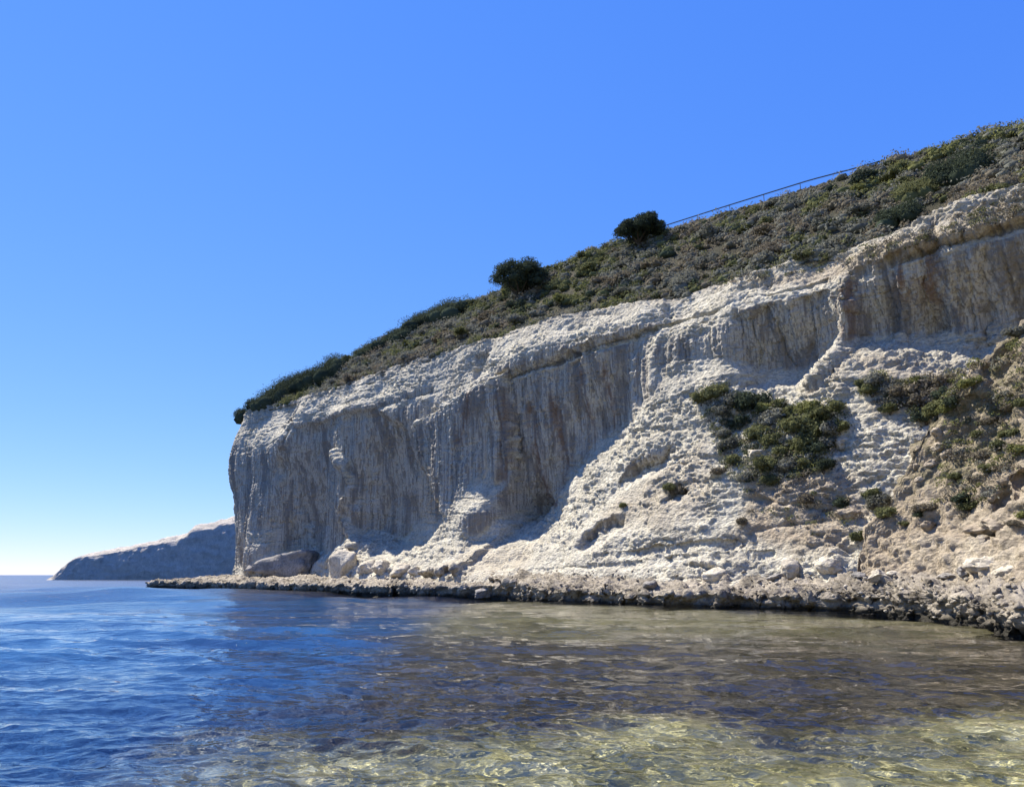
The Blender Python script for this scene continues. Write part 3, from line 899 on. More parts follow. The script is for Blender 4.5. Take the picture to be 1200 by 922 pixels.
def leaf_quads(rng, lobes, n, size, up=0.25):
    """n leaf sprays spread over the outer part of a set of lobes (cx, cy, cz, rx, ry, rz)"""
    lob = np.array(lobes)
    area = lob[:, 3] * lob[:, 4] + lob[:, 3] * lob[:, 5]
    pick = rng.choice(len(lob), n, p=area / area.sum())
    d = rng.normal(size=(n, 3))
    d[:, 2] = np.where(d[:, 2] < -0.9, -d[:, 2], d[:, 2])
    d /= np.linalg.norm(d, axis=1)[:, None]
    L = lob[pick]
    rad = 0.66 + 0.42 * rng.rand(n) + 0.25 * rng.rand(n) ** 6
    c = L[:, :3] + d * L[:, 3:] * rad[:, None]
    keep = c[:, 2] > 0.02
    c, d = c[keep], d[keep]
    n = len(c)
    nrm = d + rng.normal(size=(n, 3)) * 0.75 + np.array([0, 0, up])
    nrm /= np.linalg.norm(nrm, axis=1)[:, None]
    t = np.cross(nrm, rng.normal(size=(n, 3)))
    t /= np.linalg.norm(t, axis=1)[:, None]
    b = np.cross(nrm, t)
    sz = size * (0.6 + 0.8 * rng.rand(n))[:, None]
    bend = nrm * sz * 0.25
    q = np.stack([c - t * sz - bend, c - b * sz * 0.45, c + t * sz - bend, c + b * sz * 0.45], 1)
    V = q.reshape(-1, 3)
    F = np.arange(4 * n).reshape(n, 4)
    return V, F

def core_mesh(lobes, base=ICO1, shrink=0.86):
    V, F, k = [], [], 0
    v, f = base
    for cx, cy, cz, rx, ry, rz in lobes:
        p = v * np.array([rx, ry, rz]) * shrink
        p = p * (1 + 0.16 * perlin(p[:, 0] * 3 / rx + cx, p[:, 1] * 3 / rx + cy, p[:, 2] * 3 / rx)[:, None])
        V.append(p + np.array([cx, cy, cz]))
        F.append(f + k)
        k += len(v)
    return np.concatenate(V), np.concatenate(F)

def tri2quad(f):
    return np.concatenate([f, f[:, 2:3]], 1)

def build_mixed(name, parts, mats):
    """parts: list of (V, F quads or tris, material index)"""
    me = bpy.data.meshes.new(name)
    V, loops, starts, totals, mi, k, ls = [], [], [], [], [], 0, 0
    for v, f, m in parts:
        V.append(v)
        n, w = f.shape
        loops.append((f + k).ravel())
        starts.append(ls + np.arange(n) * w); totals.append(np.full(n, w)); mi.append(np.full(n, m))
        ls += n * w; k += len(v)
    V = np.concatenate(V).astype(np.float32)
    me.vertices.add(len(V)); me.vertices.foreach_set('co', V.ravel())
    lp = np.concatenate(loops).astype(np.int32)
    me.loops.add(len(lp)); me.loops.foreach_set('vertex_index', lp)
    st = np.concatenate(starts).astype(np.int32)
    me.polygons.add(len(st)); me.polygons.foreach_set('loop_start', st)
    me.polygons.foreach_set('loop_total', np.concatenate(totals).astype(np.int32))
    for m in mats:
        me.materials.append(m)
    me.polygons.foreach_set('material_index', np.concatenate(mi).astype(np.int32))
    me.update(calc_edges=True)
    me.validate()
    return me

def tube(pts, rads, seg=6):
    P = np.array(pts, float); V = []
    for i, p in enumerate(P):
        d = P[min(i + 1, len(P) - 1)] - P[max(i - 1, 0)]
        d /= np.linalg.norm(d) + 1e-9
        a = np.cross(d, [0.3, 0.9, 0.1]); a /= np.linalg.norm(a) + 1e-9
        b = np.cross(d, a)
        for k in range(seg):
            th = 2 * math.pi * k / seg
            V.append(p + rads[i] * (math.cos(th) * a + math.sin(th) * b))
    F = [[i * seg + k, i * seg + (k + 1) % seg, (i + 1) * seg + (k + 1) % seg, (i + 1) * seg + k] for i in range(len(P) - 1) for k in range(seg)]
    return np.array(V), np.array(F)

def shrub_lobes(rng, w=1.0, h=0.75, n=7):
    L = [(0, 0, h * 0.35, w * 0.62, w * 0.58, h * 0.62)]
    for i in range(n):
        a = rng.rand() * 6.283; r = w * (0.25 + 0.42 * rng.rand())
        q = w * (0.24 + 0.18 * rng.rand())
        L.append((r * math.cos(a), r * math.sin(a), h * (0.22 + 0.42 * rng.rand()), q, q * (0.8 + 0.4 * rng.rand()), q * 0.85))
    return L

def shrub_mesh(kind, seed, n=1000, size=0.085, w=1.0, h=0.75, lobes=7):
    rng = np.random.RandomState(seed)
    L = shrub_lobes(rng, w, h, lobes)
    cv, cf = core_mesh(L, ICO1, 0.66)
    lv, lf = leaf_quads(rng, L, n, size)
    stems = []
    for i in range(4):
        a = rng.rand() * 6.283
        v, f = tube([(0.05 * math.cos(a), 0.05 * math.sin(a), -0.25), (0.2 * w * math.cos(a), 0.2 * w * math.sin(a), 0.2 * h), (0.45 * w * math.cos(a), 0.45 * w * math.sin(a), 0.6 * h)], [0.035, 0.025, 0.01], 4)
        stems.append((v, f, 1))
    return build_mixed('shrub_' + kind, [(cv, cf, 0), (lv, lf, 0)] + stems, [LEAF[kind], M_BARK])

SHRUB_MESH = {k: [shrub_mesh(k, 100 + 7 * i + 31 * LEAF_KEYS.index(k)) for i in range(4)] for k in LEAF_KEYS}

def place_shrub(kind, loc, width, label, group, rng, name='shrub', tall=1.0):
    o = link(name, SHRUB_MESH[kind][rng.randint(4)])
    o.location = loc
    sc = width / 2 / 0.95
    o.scale = (sc * rng.uniform(0.9, 1.15), sc * rng.uniform(0.9, 1.15), sc * tall * rng.uniform(0.85, 1.15))
    o.rotation_euler = (rng.uniform(-0.15, 0.15), rng.uniform(-0.15, 0.15), rng.uniform(0, 6.28))
    tag(o, label, 'shrub', group)
    return o

LOOK = {'grey': 'grey-green cushion shrub', 'olive': 'olive-green rounded shrub', 'dark': 'dark green shrub', 'brown': 'dry brown twiggy shrub', 'yellow': 'yellow-green leafy shrub'}
def hill_label(k, s, bk, B):
    up = 'at the brow' if bk < 2.2 else ('near the ridge line' if bk > B - 3.5 else 'on the slope')
    where = ('above the dark alcove by the cape', 'above the buttress beside the stained wall', 'above the central stained wall', 'above the pale buttress', 'above the near stained wall')[int(np.digitize(s, [-22, -8, 9, 26]))]
    return '%s %s %s' % (LOOK[k], up, where)
def kind_at(rng, s, bk):
    v = float(perlin(np.array([s / 9.0]), np.array([bk / 6.0]), np.array([0.5]))[0])
    u = rng.rand()
    g = sstep(20, 34, s)                       # greener towards the near end
    if v > 0.22:
        return 'brown' if u < 0.55 else ('grey' if u < 0.9 else 'olive')
    if v < -0.18:
        if u < 0.25 + 0.25 * g:
            return 'yellow' if u < 0.10 + 0.25 * g else 'olive'
        return 'olive' if u < 0.7 else ('dark' if u < 0.8 else 'grey')
    return 'grey' if u < 0.55 else ('olive' if u < 0.8 else ('brown' if u < 0.92 else 'dark'))

rng = np.random.RandomState(11)
RAIL_S = (hit(775, 265, LIP_O - 18)[0], hit(1036, 190, LIP_O - 18)[0])
def hill_scrub():
    B_at = lambda s: float(np.interp(s, _k[:, 0], _k[:, 2]))
    spots = []
    tries = 0
    while len(spots) < 215 and tries < 9000:
        tries += 1
        s = -55 + 106 * rng.rand() ** 0.8
        bk = rng.rand() * (B_at(s) - 0.6)
        w = 1.3 + 2.6 * rng.rand() ** 1.8
        if (RAIL_S[0] < s < RAIL_S[1] and bk > B_at(s) - 3.0) or s < -53.5:
            continue
        if all((s - a) ** 2 + (bk - b) ** 2 > (0.34 * (w + c)) ** 2 for a, b, c in spots):
            spots.append((s, bk, w))
    for s, bk, w in spots:
        k = kind_at(rng, s, bk)
        p = hill_pt(s, bk)
        place_shrub(k, p - Vector((0, 0, 0.12)), w, hill_label(k, s, bk, B_at(s)), 'scrub on the slope above the cliff', rng, tall=0.8)
    # the rest of the carpet, too many and too small to count
    parts = []
    for i in range(4800):
        s = -56.0 + 110.5 * rng.rand()
        b_ = B_at(s)
        bk = rng.rand() ** 0.9 * (b_ + 0.5) if i % 6 else rng.uniform(-0.3, 0.8)
        if float(fbm(np.array([s / 4.0]), np.array([bk / 3.0]), np.array([3.3]), 2)[0]) > 0.38 and rng.rand() < 0.8:
            continue
        p = hill_pt(s, bk)
        k = kind_at(rng, s, bk)
        w = (0.3 + 0.95 * rng.rand() ** 1.6) if bk < b_ - 1.5 else rng.uniform(0.2, 0.4)
        if bk > b_ - 2.5 and RAIL_S[0] < s < RAIL_S[1]:
            w = rng.uniform(0.12, 0.24)
        L = [(0, 0, 0.2 * w, w, w, 0.62 * w), (w * rng.uniform(-.6, .6), w * rng.uniform(-.6, .6), 0.35 * w, 0.55 * w, 0.55 * w, 0.5 * w)]
        lv, lf = leaf_quads(rng, L, 48, 0.09 + 0.04 * w)
        parts.append((lv + np.array(p), lf, LEAF_KEYS.index(k)))
        cv, cf = core_mesh(L[:1], ICO1, 0.6)
        parts.append((cv + np.array(p), cf, LEAF_KEYS.index(k)))
    o = link('scrub', build_mixed('scrub', parts, [LEAF[k] for k in LEAF_KEYS]))
    tag(o, 'low mixed scrub carpeting the slope above the cliff', 'scrub', kind='stuff')
hill_scrub()

def big_shrub(name, label, cat, kind, base, lobes, n, size, trunk=None, group=None, core=ICO2):
    root = bpy.data.objects.new(name, None)
    col.objects.link(root)
    root.location = base
    tag(root, label, cat, group)
    r = np.random.RandomState(abs(hash(name)) % 1000 + int(abs(base[0]) * 7) % 500) if False else np.random.RandomState(int(abs(base[0] * 13 + base[1] * 7)) % 9999)
    cv, cf = core_mesh(lobes, core, 0.5 if trunk else 0.68)
    lv, lf = leaf_quads(r, lobes, n, size)
    link('crown' if trunk else 'foliage', build_mixed('crown', [(cv, cf, 0), (lv, lf, 0)], [LEAF[kind]]), root)
    tp = []
    for pts, rad in (trunk or [([(0, 0, -0.6), (0.1, 0, 0.3), (0.3, 0.2, 0.9)], [0.12, 0.09, 0.04]), ([(0, 0, -0.6), (-0.2, 0.1, 0.3), (-0.5, -0.2, 0.8)], [0.1, 0.08, 0.04])]):
        v, f = tube(pts, rad, 7)
        tp.append((v, f, 0))
    link('trunk' if trunk else 'stem', build_mixed('trunk', tp, [M_BARK]), root)
    return root

def tree_lobes(r, w, h, n):
    L = []
    for i in range(n):
        a = r.rand() * 6.283; q = r.rand() ** 0.6
        x, y = 0.40 * w * q * math.cos(a), 0.40 * w * q * math.sin(a)
        zc = h * (0.26 + 0.52 * math.sqrt(max(0, 1 - q * q)) * (0.35 + 0.65 * r.rand()) + 0.10 * r.rand())
        s = w * (0.065 + 0.075 * r.rand())
        lean = 0.32 * (zc - 0.3 * h)           # swept over by the sea wind
        L.append((x + lean * DX, y + lean * DY, zc, s * (0.9 + 0.4 * r.rand()), s, s * 0.75))
    L.append((0, 0, h * 0.42, w * 0.24, w * 0.24, h * 0.26))
    return L

def skyline_pt(px, py, back):
    """the point of the hillside seen at (px, py); if the slope is not seen there, one back metres behind the brow"""
    g = ground_at(px, py, [hill])
    if g:
        return g[0]
    s_, z_ = hit(px, py, LIP_O - back)
    return hill_pt(s_, back)

r2 = np.random.RandomState(5)
for (px, py, bk, w, h, lab) in [(608, 354, 12.0, 8.0, 6.0, 'dark wind-shaped evergreen tree on the ridge below the guard rail end'),
                                (748, 292, 12.5, 6.2, 5.0, 'dark evergreen tree on the ridge touching the end of the guard rail')]:
    base = skyline_pt(px, py, bk)
    tr = [([(0, 0, -0.5), (0.1, 0, 0.7), (0.15, 0.1, h * 0.45)], [0.28, 0.22, 0.14])]
    for i in range(7):
        a = i * 0.9
        tr.append(([(0.1, 0, 0.5 + 0.1 * i), (0.18 * w * math.cos(a), 0.18 * w * math.sin(a), h * 0.42), (0.32 * w * math.cos(a), 0.32 * w * math.sin(a), h * 0.62)], [0.13, 0.08, 0.03]))
    big_shrub('evergreen_tree', lab, 'tree', 'dark', base - Vector((0, 0, 0.3)), tree_lobes(r2, w, h, 58), 17000, 0.11, tr)

def mat_shrub(px, py, bk, w, d, h, label, kind='dark', n=6500, group=None):
    base = skyline_pt(px, py, bk) if px is not None else py
    L = []
    for i in range(14):
        a = r2.rand() * 6.283; q = math.sqrt(r2.rand())
        x, y = 0.4 * w * q * math.cos(a), 0.4 * d * q * math.sin(a)
        X, Y = x * DX + y * NX, x * DY + y * NY          # the long way runs along the cliff
        if to_so(base.x + X, base.y + Y)[0] < -60.0 and len(L) > 3:
            continue
        z = float(hill_z(np.array([to_so(base.x + X, base.y + Y)[0]]), np.array([LIP_O - to_so(base.x + X, base.y + Y)[1]]))[0]) - base.z
        z = max(-1.0, min(2.5, z))
        s = 0.16 * (w + d) * (0.7 + 0.5 * r2.rand())
        L.append((X, Y, z + 0.25 * h, s, s, h * (0.5 + 0.3 * r2.rand())))
    return big_shrub('thicket', label, 'thicket', kind, base, L, n, 0.10, None, group)

mat_shrub(290, 488, 1.4, 7.0, 3.0, 1.9, 'dark evergreen thicket draping the very tip of the cliff', n=7000)
mat_shrub(None, hill_pt(-57.5, 1.6), 0, 5.0, 3.0, 1.6, 'dark evergreen thicket hanging on the nose of the cape', n=5000)
mat_shrub(318, 474, 2.4, 9.0, 4.5, 2.3, 'dark rounded thicket just up from the tip of the cliff', n=9000)
mat_shrub(350, 456, 3.2, 9.0, 5.0, 2.4, 'dark thicket between the cape and the dry brown slope', n=9000)
mat_shrub(382, 444, 4.0, 8.0, 5.0, 2.6, 'bulging dark green thicket on the brow beside the dry brown slope', n=9000)
mat_shrub(524, 366, 11.5, 8.0, 5.0, 2.3, 'smooth dark green thicket crowning the ridge below the evergreen tree', n=9000)
mat_shrub(496, 384, 9.0, 9.0, 4.5, 2.0, 'long dark green thicket running down the slope from the ridge', n=9000)
mat_shrub(462, 402, 6.5, 8.0, 3.5, 1.7, 'low dark green thicket at the bottom of the long sloping one')
mat_shrub(432, 416, 5.0, 6.0, 3.0, 1.4, 'small dark green thicket in the dry brown slope')
mat_shrub(1122, 214, 6.0, 4.6, 3.2, 2.0, 'large dark green bush over the stained wall at the near end', n=8000)
mat_shrub(1075, 232, 4.0, 3.6, 2.4, 1.4, 'green bush up the slope from the bare slab', 'olive', 4000)
mat_shrub(1050, 262, 2.2, 3.4, 2.2, 1.2, 'dark bush hanging at the brow beside a bare slab', 'dark', 4000)
mat_shrub(1150, 235, 2.2, 4.4, 2.2, 1.1, 'brown bush on the brow beside the large dark green bush', 'brown', 4000)
mat_shrub(900, 300, 2.0, 4.0, 2.2, 1.1, 'brown bush bulging over the brow above the pale buttress', 'brown', 4000)
mat_shrub(798, 338, 1.5, 3.0, 2.0, 1.2, 'round grey bush perched on the brow above the pale buttress', 'grey', 3500)

# ------------------------------------------------------------------ shrubs growing on the cliff's ledges and on the bank
LEDGE = [  # px, py, width m, kind
    (838, 462, 1.7, 'olive'), (822, 468, 1.3, 'olive'), (858, 470, 1.6, 'grey'), (848, 482, 1.4, 'grey'), (878, 476, 1.9, 'dark'), (905, 492, 2.3, 'grey'), (925, 488, 1.6, 'olive'), (945, 482, 1.6, 'yellow'), (965, 486, 1.5, 'olive'),
    (980, 478, 1.3, 'olive'), (932, 500, 1.7, 'olive'), (955, 505, 1.6, 'olive'), (975, 505, 1.4, 'grey'), (890, 508, 1.6, 'olive'), (868, 495, 1.4, 'dark'), (850, 508, 1.2, 'grey'), (862, 520, 1.2, 'grey'), (905, 515, 1.4, 'olive'), (940, 522, 1.6, 'olive'),
    (960, 525, 1.3, 'dark'), (915, 530, 1.3, 'olive'), (895, 545, 1.4, 'olive'), (920, 548, 1.3, 'grey'), (945, 545, 1.2, 'olive'), (860, 540, 1.2, 'olive'), (848, 525, 1.0, 'grey'), (875, 558, 1.1, 'grey'), (845, 552, 0.9, 'brown'), (905, 562, 1.0, 'olive'), (965, 545, 1.2, 'dark'),
    (895, 478, 1.3, 'yellow'), (912, 474, 1.1, 'olive'), (985, 500, 1.2, 'olive'), (970, 520, 1.2, 'grey'),
    (1024, 446, 1.2, 'grey'), (1012, 450, 0.9, 'olive'), (1022, 456, 1.2, 'olive'), (1040, 458, 1.3, 'grey'), (1060, 462, 1.5, 'brown'), (1080, 455, 1.6, 'brown'), (1075, 470, 1.6, 'brown'), (1050, 470, 1.2, 'grey'), (1095, 462, 1.4, 'brown'), (1070, 448, 1.1, 'yellow'), (1042, 478, 0.9, 'olive'), (1098, 480, 1.3, 'olive'), (1085, 488, 1.1, 'dark'), (1105, 448, 1.2, 'brown'),
    (1032, 590, 1.5, 'grey'), (1022, 580, 1.0, 'olive'), (1040, 600, 0.9, 'olive'), (1008, 628, 0.8, 'olive'), (800, 575, 0.9, 'brown'), (785, 570, 0.9, 'olive'), (730, 590, 0.7, 'olive'), (945, 585, 0.9, 'brown'), (985, 590, 0.9, 'dark'), (870, 610, 0.7, 'brown'),
]
def ledge_label(k, px, py):
    if px < 1000 and py < 570 and px > 812:
        row = 'along the top' if py < 485 else ('in the middle' if py < 520 else 'at the bottom')
        return '%s %s of the big scrub patch on the pale apron' % (LOOK[k], row)
    if px > 1000 and py < 500:
        return '%s in the small scrub patch between apron and earth bank' % LOOK[k]
    return '%s growing alone on the %s rock apron' % (LOOK[k], 'pale' if px < 900 else 'sandy')
for px, py, w, k in LEDGE:
    g = ground_at(px, py + 3, [cliff, bank])
    if g:
        place_shrub(k, g[0] - Vector((0, 0, 0.12 * w)), w * 1.4, ledge_label(k, px, py), 'shrubs on the rock apron', rng, tall=1.1)

def ledge_scrub():
    r = np.random.RandomState(21)
    zones = [([(810, 462), (840, 448), (880, 465), (930, 478), (985, 470), (996, 500), (975, 530), (965, 555), (900, 572), (850, 560), (842, 520), (825, 485)], 900, ('olive', 'grey', 'dark', 'grey', 'olive', 'brown', 'olive', 'yellow')),
             ([(1008, 448), (1030, 438), (1060, 448), (1110, 440), (1150, 425), (1130, 455), (1105, 490), (1080, 492), (1040, 485), (1015, 462)], 380, ('brown', 'brown', 'grey', 'olive', 'yellow')),
             ([(1120, 450), (1200, 395), (1200, 560), (1150, 600), (1100, 600), (1110, 520)], 180, ('olive', 'brown', 'yellow', 'grey', 'brown')),
             ([(850, 335), (950, 300), (1000, 294), (1080, 272), (1160, 238), (1210, 226), (1210, 250), (1150, 268), (1080, 290), (1010, 308), (940, 325)], 1000, ('brown', 'grey', 'olive', 'brown')),
             ([(870, 560), (1000, 560), (1020, 610), (960, 630), (880, 610)], 40, ('brown', 'olive'))]
    parts = []
    for poly, n, kinds in zones:
        A = np.array(poly, float)
        k = 0
        while k < n:
            q = A.min(0) + r.rand(2) * (A.max(0) - A.min(0))
            k += 1
            if poly_sdf(np.array([q[0]]), np.array([q[1]]), poly)[0] < 0:
                continue
            g = ground_at(q[0], q[1], [cliff, bank])
            if not g:
                continue
            w = r.uniform(0.22, 0.55)
            kd = kinds[r.randint(len(kinds))]
            L = [(0, 0, 0.2 * w, w, w, 0.7 * w), (w * r.uniform(-.6, .6), w * r.uniform(-.6, .6), 0.4 * w, 0.55 * w, 0.55 * w, 0.5 * w)]
            lv, lf = leaf_quads(r, L, 60, 0.055 + 0.03 * w)
            parts.append((lv + np.array(g[0]), lf, LEAF_KEYS.index(kd)))
    o = link('undergrowth', build_mixed('undergrowth', parts, [LEAF[k] for k in LEAF_KEYS]))
    tag(o, 'low dry undergrowth between the shrubs on the rock apron and earth bank', 'undergrowth', kind='stuff')
ledge_scrub()

BANKS = [(1195, 385, 1.2, 'grey'), (1180, 392, 1.1, 'olive'), (1165, 400, 1.0, 'olive'), (1148, 418, 1.2, 'olive'), (1135, 432, 1.2, 'yellow'), (1122, 448, 1.3, 'yellow'), (1110, 460, 1.3, 'dark'), (1118, 470, 1.1, 'dark'), (1105, 478, 1.1, 'yellow'), (1140, 445, 1.0, 'yellow'),
         (1150, 530, 1.0, 'brown'), (1170, 520, 1.0, 'olive'), (1185, 505, 1.0, 'olive'), (1160, 545, 1.1, 'olive'), (1145, 560, 0.9, 'brown'), (1130, 580, 1.2, 'dark'), (1138, 590, 0.9, 'olive'), (1175, 545, 1.0, 'brown'), (1195, 525, 1.0, 'yellow'), (1120, 555, 0.8, 'olive'),
         (1085, 592, 1.1, 'brown'), (1078, 600, 0.8, 'dark'), (1130, 600, 0.8, 'brown'), (1195, 470, 0.9, 'olive'), (1180, 475, 0.8, 'brown'), (1200, 600, 0.8, 'yellow'), (1190, 610, 0.7, 'brown'), (1060, 610, 0.6, 'olive'), (1160, 490, 0.9, 'brown'), (1145, 505, 0.8, 'olive')]
BANK_LABEL = {'grey': 'grey shrub tuft on the crumbling earth bank', 'olive': 'olive grassy tuft on the crumbling earth bank', 'yellow': 'yellow-green shrub along the top of the earth bank', 'dark': 'dark bush on the crumbling earth bank', 'brown': 'dry brown tuft on the crumbling earth bank'}
for px, py, w, k in BANKS:
    g = ground_at(px, py + 3, [bank])
    if g:
        place_shrub(k, g[0] - Vector((0, 0, 0.2 * w)), w * 1.25, BANK_LABEL[k], 'plants on the earth bank', rng, tall=0.85)

# ------------------------------------------------------------------ boulders
M_TAN = rock_material('earth_clod', (0.44, 0.37, 0.28), (0.33, 0.27, 0.20), (0.22, 0.175, 0.125), False, 0.14)
def boulder_mesh(seed, block=0.85, squash=0.7, rough=0.2, mat=None, wedge=False):
    r = np.random.RandomState(seed)
    v, f = ICO4
    p = v.copy()
    if wedge:                                  # tilted block: low at one end, sheer at the other
        p = p / (np.abs(p).max(1)[:, None] ** 0.8)
        p[:, 2] = p[:, 2] * (0.30 + 0.38 * np.clip(p[:, 0] + 1, 0, 1.75))
    else:
        for i in range(12):                    # fracture planes
            n = r.normal(size=3); n /= np.linalg.norm(n)
            over = np.maximum(0, p @ n - (0.5 + 0.35 * r.rand()))
            p = p - (over * block)[:, None] * n
    q = p.copy()
    amp = rough * fbm(q[:, 0] * 1.1 + seed, q[:, 1] * 1.1, q[:, 2] * 1.1, 3) + rough * 0.45 * ridged(q[:, 0] * 2.6, q[:, 1] * 2.6 + seed, q[:, 2] * 2.6, 3)
    p = p * (1 + amp)[:, None]
    p[:, 2] *= squash
    return mesh_np('boulder', p, f, [mat or M_BOULD])
ICO4 = ico(4)
BM = [boulder_mesh(20 + i, 0.95 if i % 2 else 0.8, 0.65 + 0.1 * (i % 4), 0.2 + 0.05 * (i % 3)) for i in range(8)]
BMD = [boulder_mesh(60 + i, 0.85, 0.65, 0.26, M_BOULD_D) for i in range(4)]
BMT = [boulder_mesh(80 + i, 0.7, 0.8, 0.26, M_TAN) for i in range(4)]
SLAB = boulder_mesh(95, wedge=True, squash=1.0, rough=0.15, mat=M_BOULD_D)

BOULDERS = [  # px, py (of its foot), width m, tall, dark, label
    (356, 670, 7.5, 0.85, True, 'large tilted slab block lying under the dark alcove near the cape'),
    (298, 669, 3.4, 0.7, True, 'dark broken block at the foot of the cape'),
    (322, 671, 3.0, 0.5, True, 'low dark block beside the large tilted slab'),
    (405, 670, 4.4, 0.95, False, 'pale lumpy boulder heaped against the alcove foot'),
    (432, 671, 2.6, 1.2, False, 'upright pale boulder with a shadowed side at the alcove foot'),
    (450, 671, 3.0, 0.9, False, 'pale boulder leaning on its upright neighbour'),
    (470, 672, 2.6, 0.75, False, 'rounded pale boulder with a dark hollow under it'),
    (488, 672, 2.0, 0.6, False, 'small pale boulder where the apron begins'),
    (568, 697, 2.2, 0.6, True, 'dark rock at the tip of the low shelf step'),
    (762, 690, 1.8, 0.6, True, 'squat dark rock on the shelf below the eye-shaped hollow'),
    (838, 680, 2.3, 0.75, False, 'pitted boulder with a deep shadow notch on the shelf'),
    (925, 672, 1.7, 0.8, False, 'rough pale boulder half sunk at the apron foot'),
    (908, 678, 0.9, 0.7, True, 'small dark boulder beside the rough pale one'),
    (975, 672, 1.9, 0.85, False, 'biggest smooth pale boulder on the near shelf'),
    (1006, 676, 0.8, 0.7, True, 'small grey boulder beside the biggest smooth pale boulder'),
    (1030, 678, 1.1, 0.7, False, 'low pale boulder with a shaded end on the near shelf'),
    (1046, 674, 0.7, 0.7, False, 'little pale stone next to the low pale boulder'),
    (1128, 673, 0.75, 1.0, True, 'grey-green upright stone at the earth bank foot'),
    (1112, 677, 0.9, 0.6, True, 'flat dark stone beside the grey-green upright stone'),
    (1148, 622, 1.3, 0.6, False, 'pale jutting rock overhanging a hollow in the earth bank'),
    (1172, 612, 1.5, 0.5, False, 'pale flat rock embedded in the earth bank above the hollow'),
    (1160, 660, 2.2, 0.55, False, 'broad white rock at the foot of the earth bank'),
    (1180, 668, 1.6, 0.5, False, 'white slab below the broad white rock'),
    (1088, 618, 0.9, 0.9, False, 'tan block with a shaded face in the earth bank'),
    (1098, 508, 0.8, 0.8, True, 'brown clod below the bushes on the earth bank'),
    (1110, 508, 0.6, 0.9, True, 'brown clod beside the dry gully of the earth bank'),
    (1102, 525, 0.9, 0.7, True, 'wide brown clod in the stack on the earth bank edge'),
    (1110, 534, 0.9, 0.9, True, 'round brown clod in the stack on the earth bank edge'),
    (1092, 545, 0.8, 0.7, True, 'brown clod at the bottom of the stack on the earth bank edge'),
    (1078, 562, 0.7, 0.7, True, 'lowest brown clod on the earth bank edge'),
    (1075, 548, 0.6, 0.8, True, 'small brown clod lodged on the white scaly rock'),
    (842, 500, 0.7, 1.2, False, 'white splintered rock among the ledge shrubs'),
    (866, 496, 0.8, 1.2, False, 'white pointed rock between dark ledge shrubs'),
    (890, 534, 1.5, 0.8, False, 'white rock under the lower ledge shrubs'),
    (986, 520, 1.6, 0.8, False, 'rounded outcrop with a dark shadow beside the ledge shrubs'),
    (996, 606, 1.6, 0.9, False, 'tan knob with a dark shadow below the ledge shrubs'),
]
for i, (px, py, w, tall, dark, lab) in enumerate(BOULDERS):
    g = ground_at(px, py, [cliff, bank, shelf])
    if not g:
        continue
    tan = 'clod' in lab or 'tan' in lab.split() or 'embedded' in lab or 'jutting' in lab
    o = link('boulder', SLAB if 'slab block' in lab else (BMT[i % 4] if tan else (BMD[i % 4] if dark else BM[i % 8])))
    o.scale = (w / 2, w / 2 * rng.uniform(0.7, 0.95), w / 2 * tall)
    o.rotation_euler = (rng.uniform(-0.2, 0.2), rng.uniform(-0.2, 0.2), rng.uniform(0, 6.28))
    away = Vector((g[0].x, g[0].y, 0)).normalized()
    o.location = g[0] + away * (w * 0.15) + Vector((0, 0, 0.12 * w * tall))
    if 'white rock at' in lab or 'white slab' in lab or 'embedded' in lab:
        o.location.z -= 0.26 * w * tall
        o.location += away * 0.25
    if 'slab block' in lab:
        o.rotation_euler = (0, 0, math.atan2(DY, DX) + 0.35)
        o.scale = (4.3, 2.0, 2.1)
        o.location += Vector((NX, NY, 0)) * 2.6
    tag(o, lab, 'boulder', 'boulders at the foot of the cliff')

def scatter_stones():
    r = np.random.RandomState(9)
    parts = []
    v0, f0 = ICO1
    n = 0
    for i in range(520):
        px = 200 + 1000 * r.rand(); py = r.uniform(668, 712) if px < 900 else r.uniform(672, 725)
        g = ground_at(px, py, [shelf, cliff, bank])
        if not g or g[0].z > 2.6:
            continue
        q = r.uniform(0.04, 0.15) * (1.5 if px < 500 else 1.0)
        p = v0 * np.array([q, q * r.uniform(0.6, 1), q * r.uniform(0.45, 0.8)]) * (1 + 0.35 * r.normal(size=(len(v0), 1)) * 0.5)
        a = r.rand() * 6.283
        p = p @ np.array([[math.cos(a), -math.sin(a), 0], [math.sin(a), math.cos(a), 0], [0, 0, 1]])
        parts.append((p + np.array(g[0]) + np.array([0, 0, q * 0.15]), f0, int(r.rand() < 0.2)))
    o = link('loose_stones', build_mixed('loose_stones', parts, [M_SHELF, M_BOULD]))
    tag(o, 'small loose stones strewn over the rock shelf', 'stones', kind='stuff')
scatter_stones()

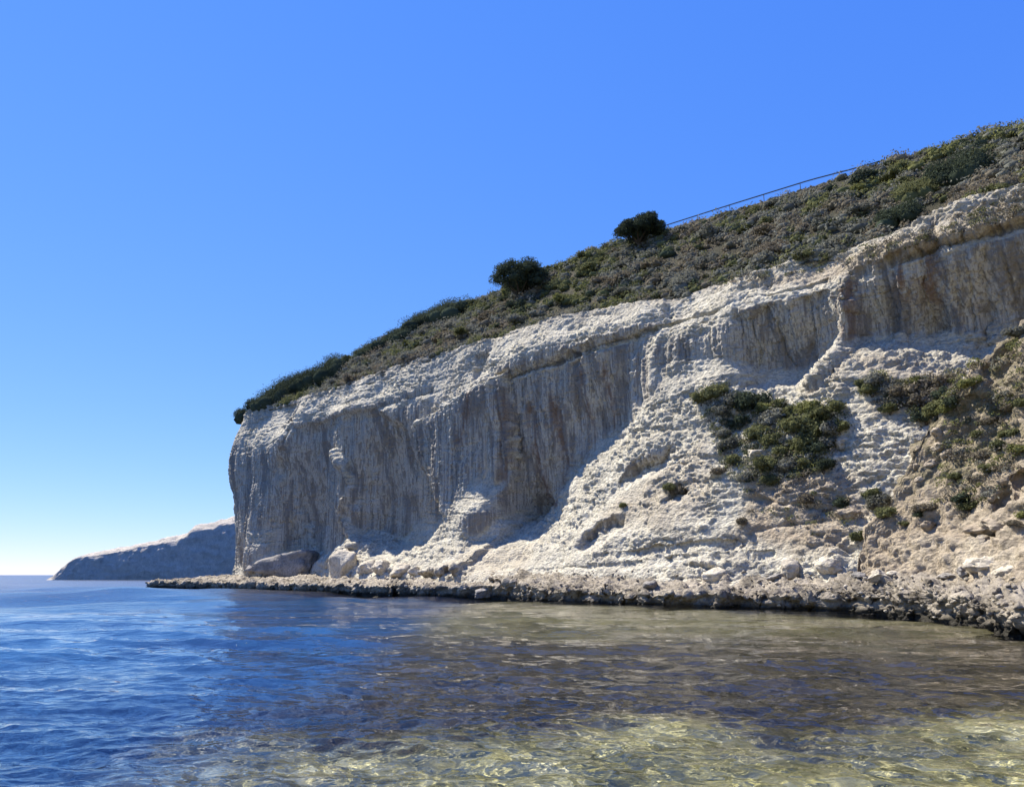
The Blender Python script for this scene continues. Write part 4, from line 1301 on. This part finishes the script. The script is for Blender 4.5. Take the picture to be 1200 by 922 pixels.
# ------------------------------------------------------------------ guard rail along the road on the ridge
def guard_rail():
    root = bpy.data.objects.new('guard_rail', None)
    col.objects.link(root)
    tag(root, 'thin metal guard rail on posts along the top of the ridge', 'guard rail')
    line = [(778, 265), (800, 258), (850, 242), (900, 226.5), (950, 211), (1000, 198), (1036, 188)]
    P = []
    for px, py in line:
        s_, z_ = hit(px, py, LIP_O - 18.3)
        o_ = LIP_O - 18.3
        P.append((OX + s_ * DX + o_ * NX, OY + s_ * DY + o_ * NY, z_))
    P = np.array(P)
    root.location = Vector(P[0]) - Vector((0, 0, 0.7))
    L = np.concatenate([[0], np.cumsum(np.linalg.norm(np.diff(P, axis=0), axis=1))])
    m = int(L[-1] / 1.0)
    q = np.linspace(0, L[-1], m)
    Q = np.stack([np.interp(q, L, P[:, c]) for c in range(3)], -1) - np.array(root.location)
    # corrugated beam: a folded profile with thickness
    prof = [(a, z * 0.36) for a, z in [(0.00, -0.15), (0.07, -0.11), (0.07, -0.05), (0.0, 0.0), (0.07, 0.05), (0.07, 0.11), (0.0, 0.15), (-0.02, 0.15), (0.05, 0.10), (0.05, 0.06), (-0.02, 0.0), (0.05, -0.06), (0.05, -0.10), (-0.02, -0.15)]]
    V, F = [], []
    k = len(prof)
    for p in Q:
        for a, z in prof:
            V.append((p[0] + NX * a, p[1] + NY * a, p[2] + z))
    for i in range(m - 1):
        for j in range(k):
            F.append((i * k + j, i * k + (j + 1) % k, (i + 1) * k + (j + 1) % k, (i + 1) * k + j))
    link('beam', mesh_np('beam', np.array(V), np.array(F), [M_STEEL], smooth=False), root)
    pm = None
    qs = np.arange(0.5, L[-1], 4.0)
    bx = np.array([[x, y, z] for x in (-0.028, 0.028) for y in (-0.03, 0.03) for z in (-1.5, 0.06)])
    bf = np.array([[0, 1, 3, 2], [4, 6, 7, 5], [0, 4, 5, 1], [2, 3, 7, 6], [0, 2, 6, 4], [1, 5, 7, 3]])
    pm = mesh_np('post', bx, bf, [M_STEEL], smooth=False)
    for a in qs:
        o = link('post', pm, root)
        o.location = [float(np.interp(a, L, P[:, c])) - root.location[c] for c in range(3)]
        o.location.x -= NX * 0.08; o.location.y -= NY * 0.08
guard_rail()
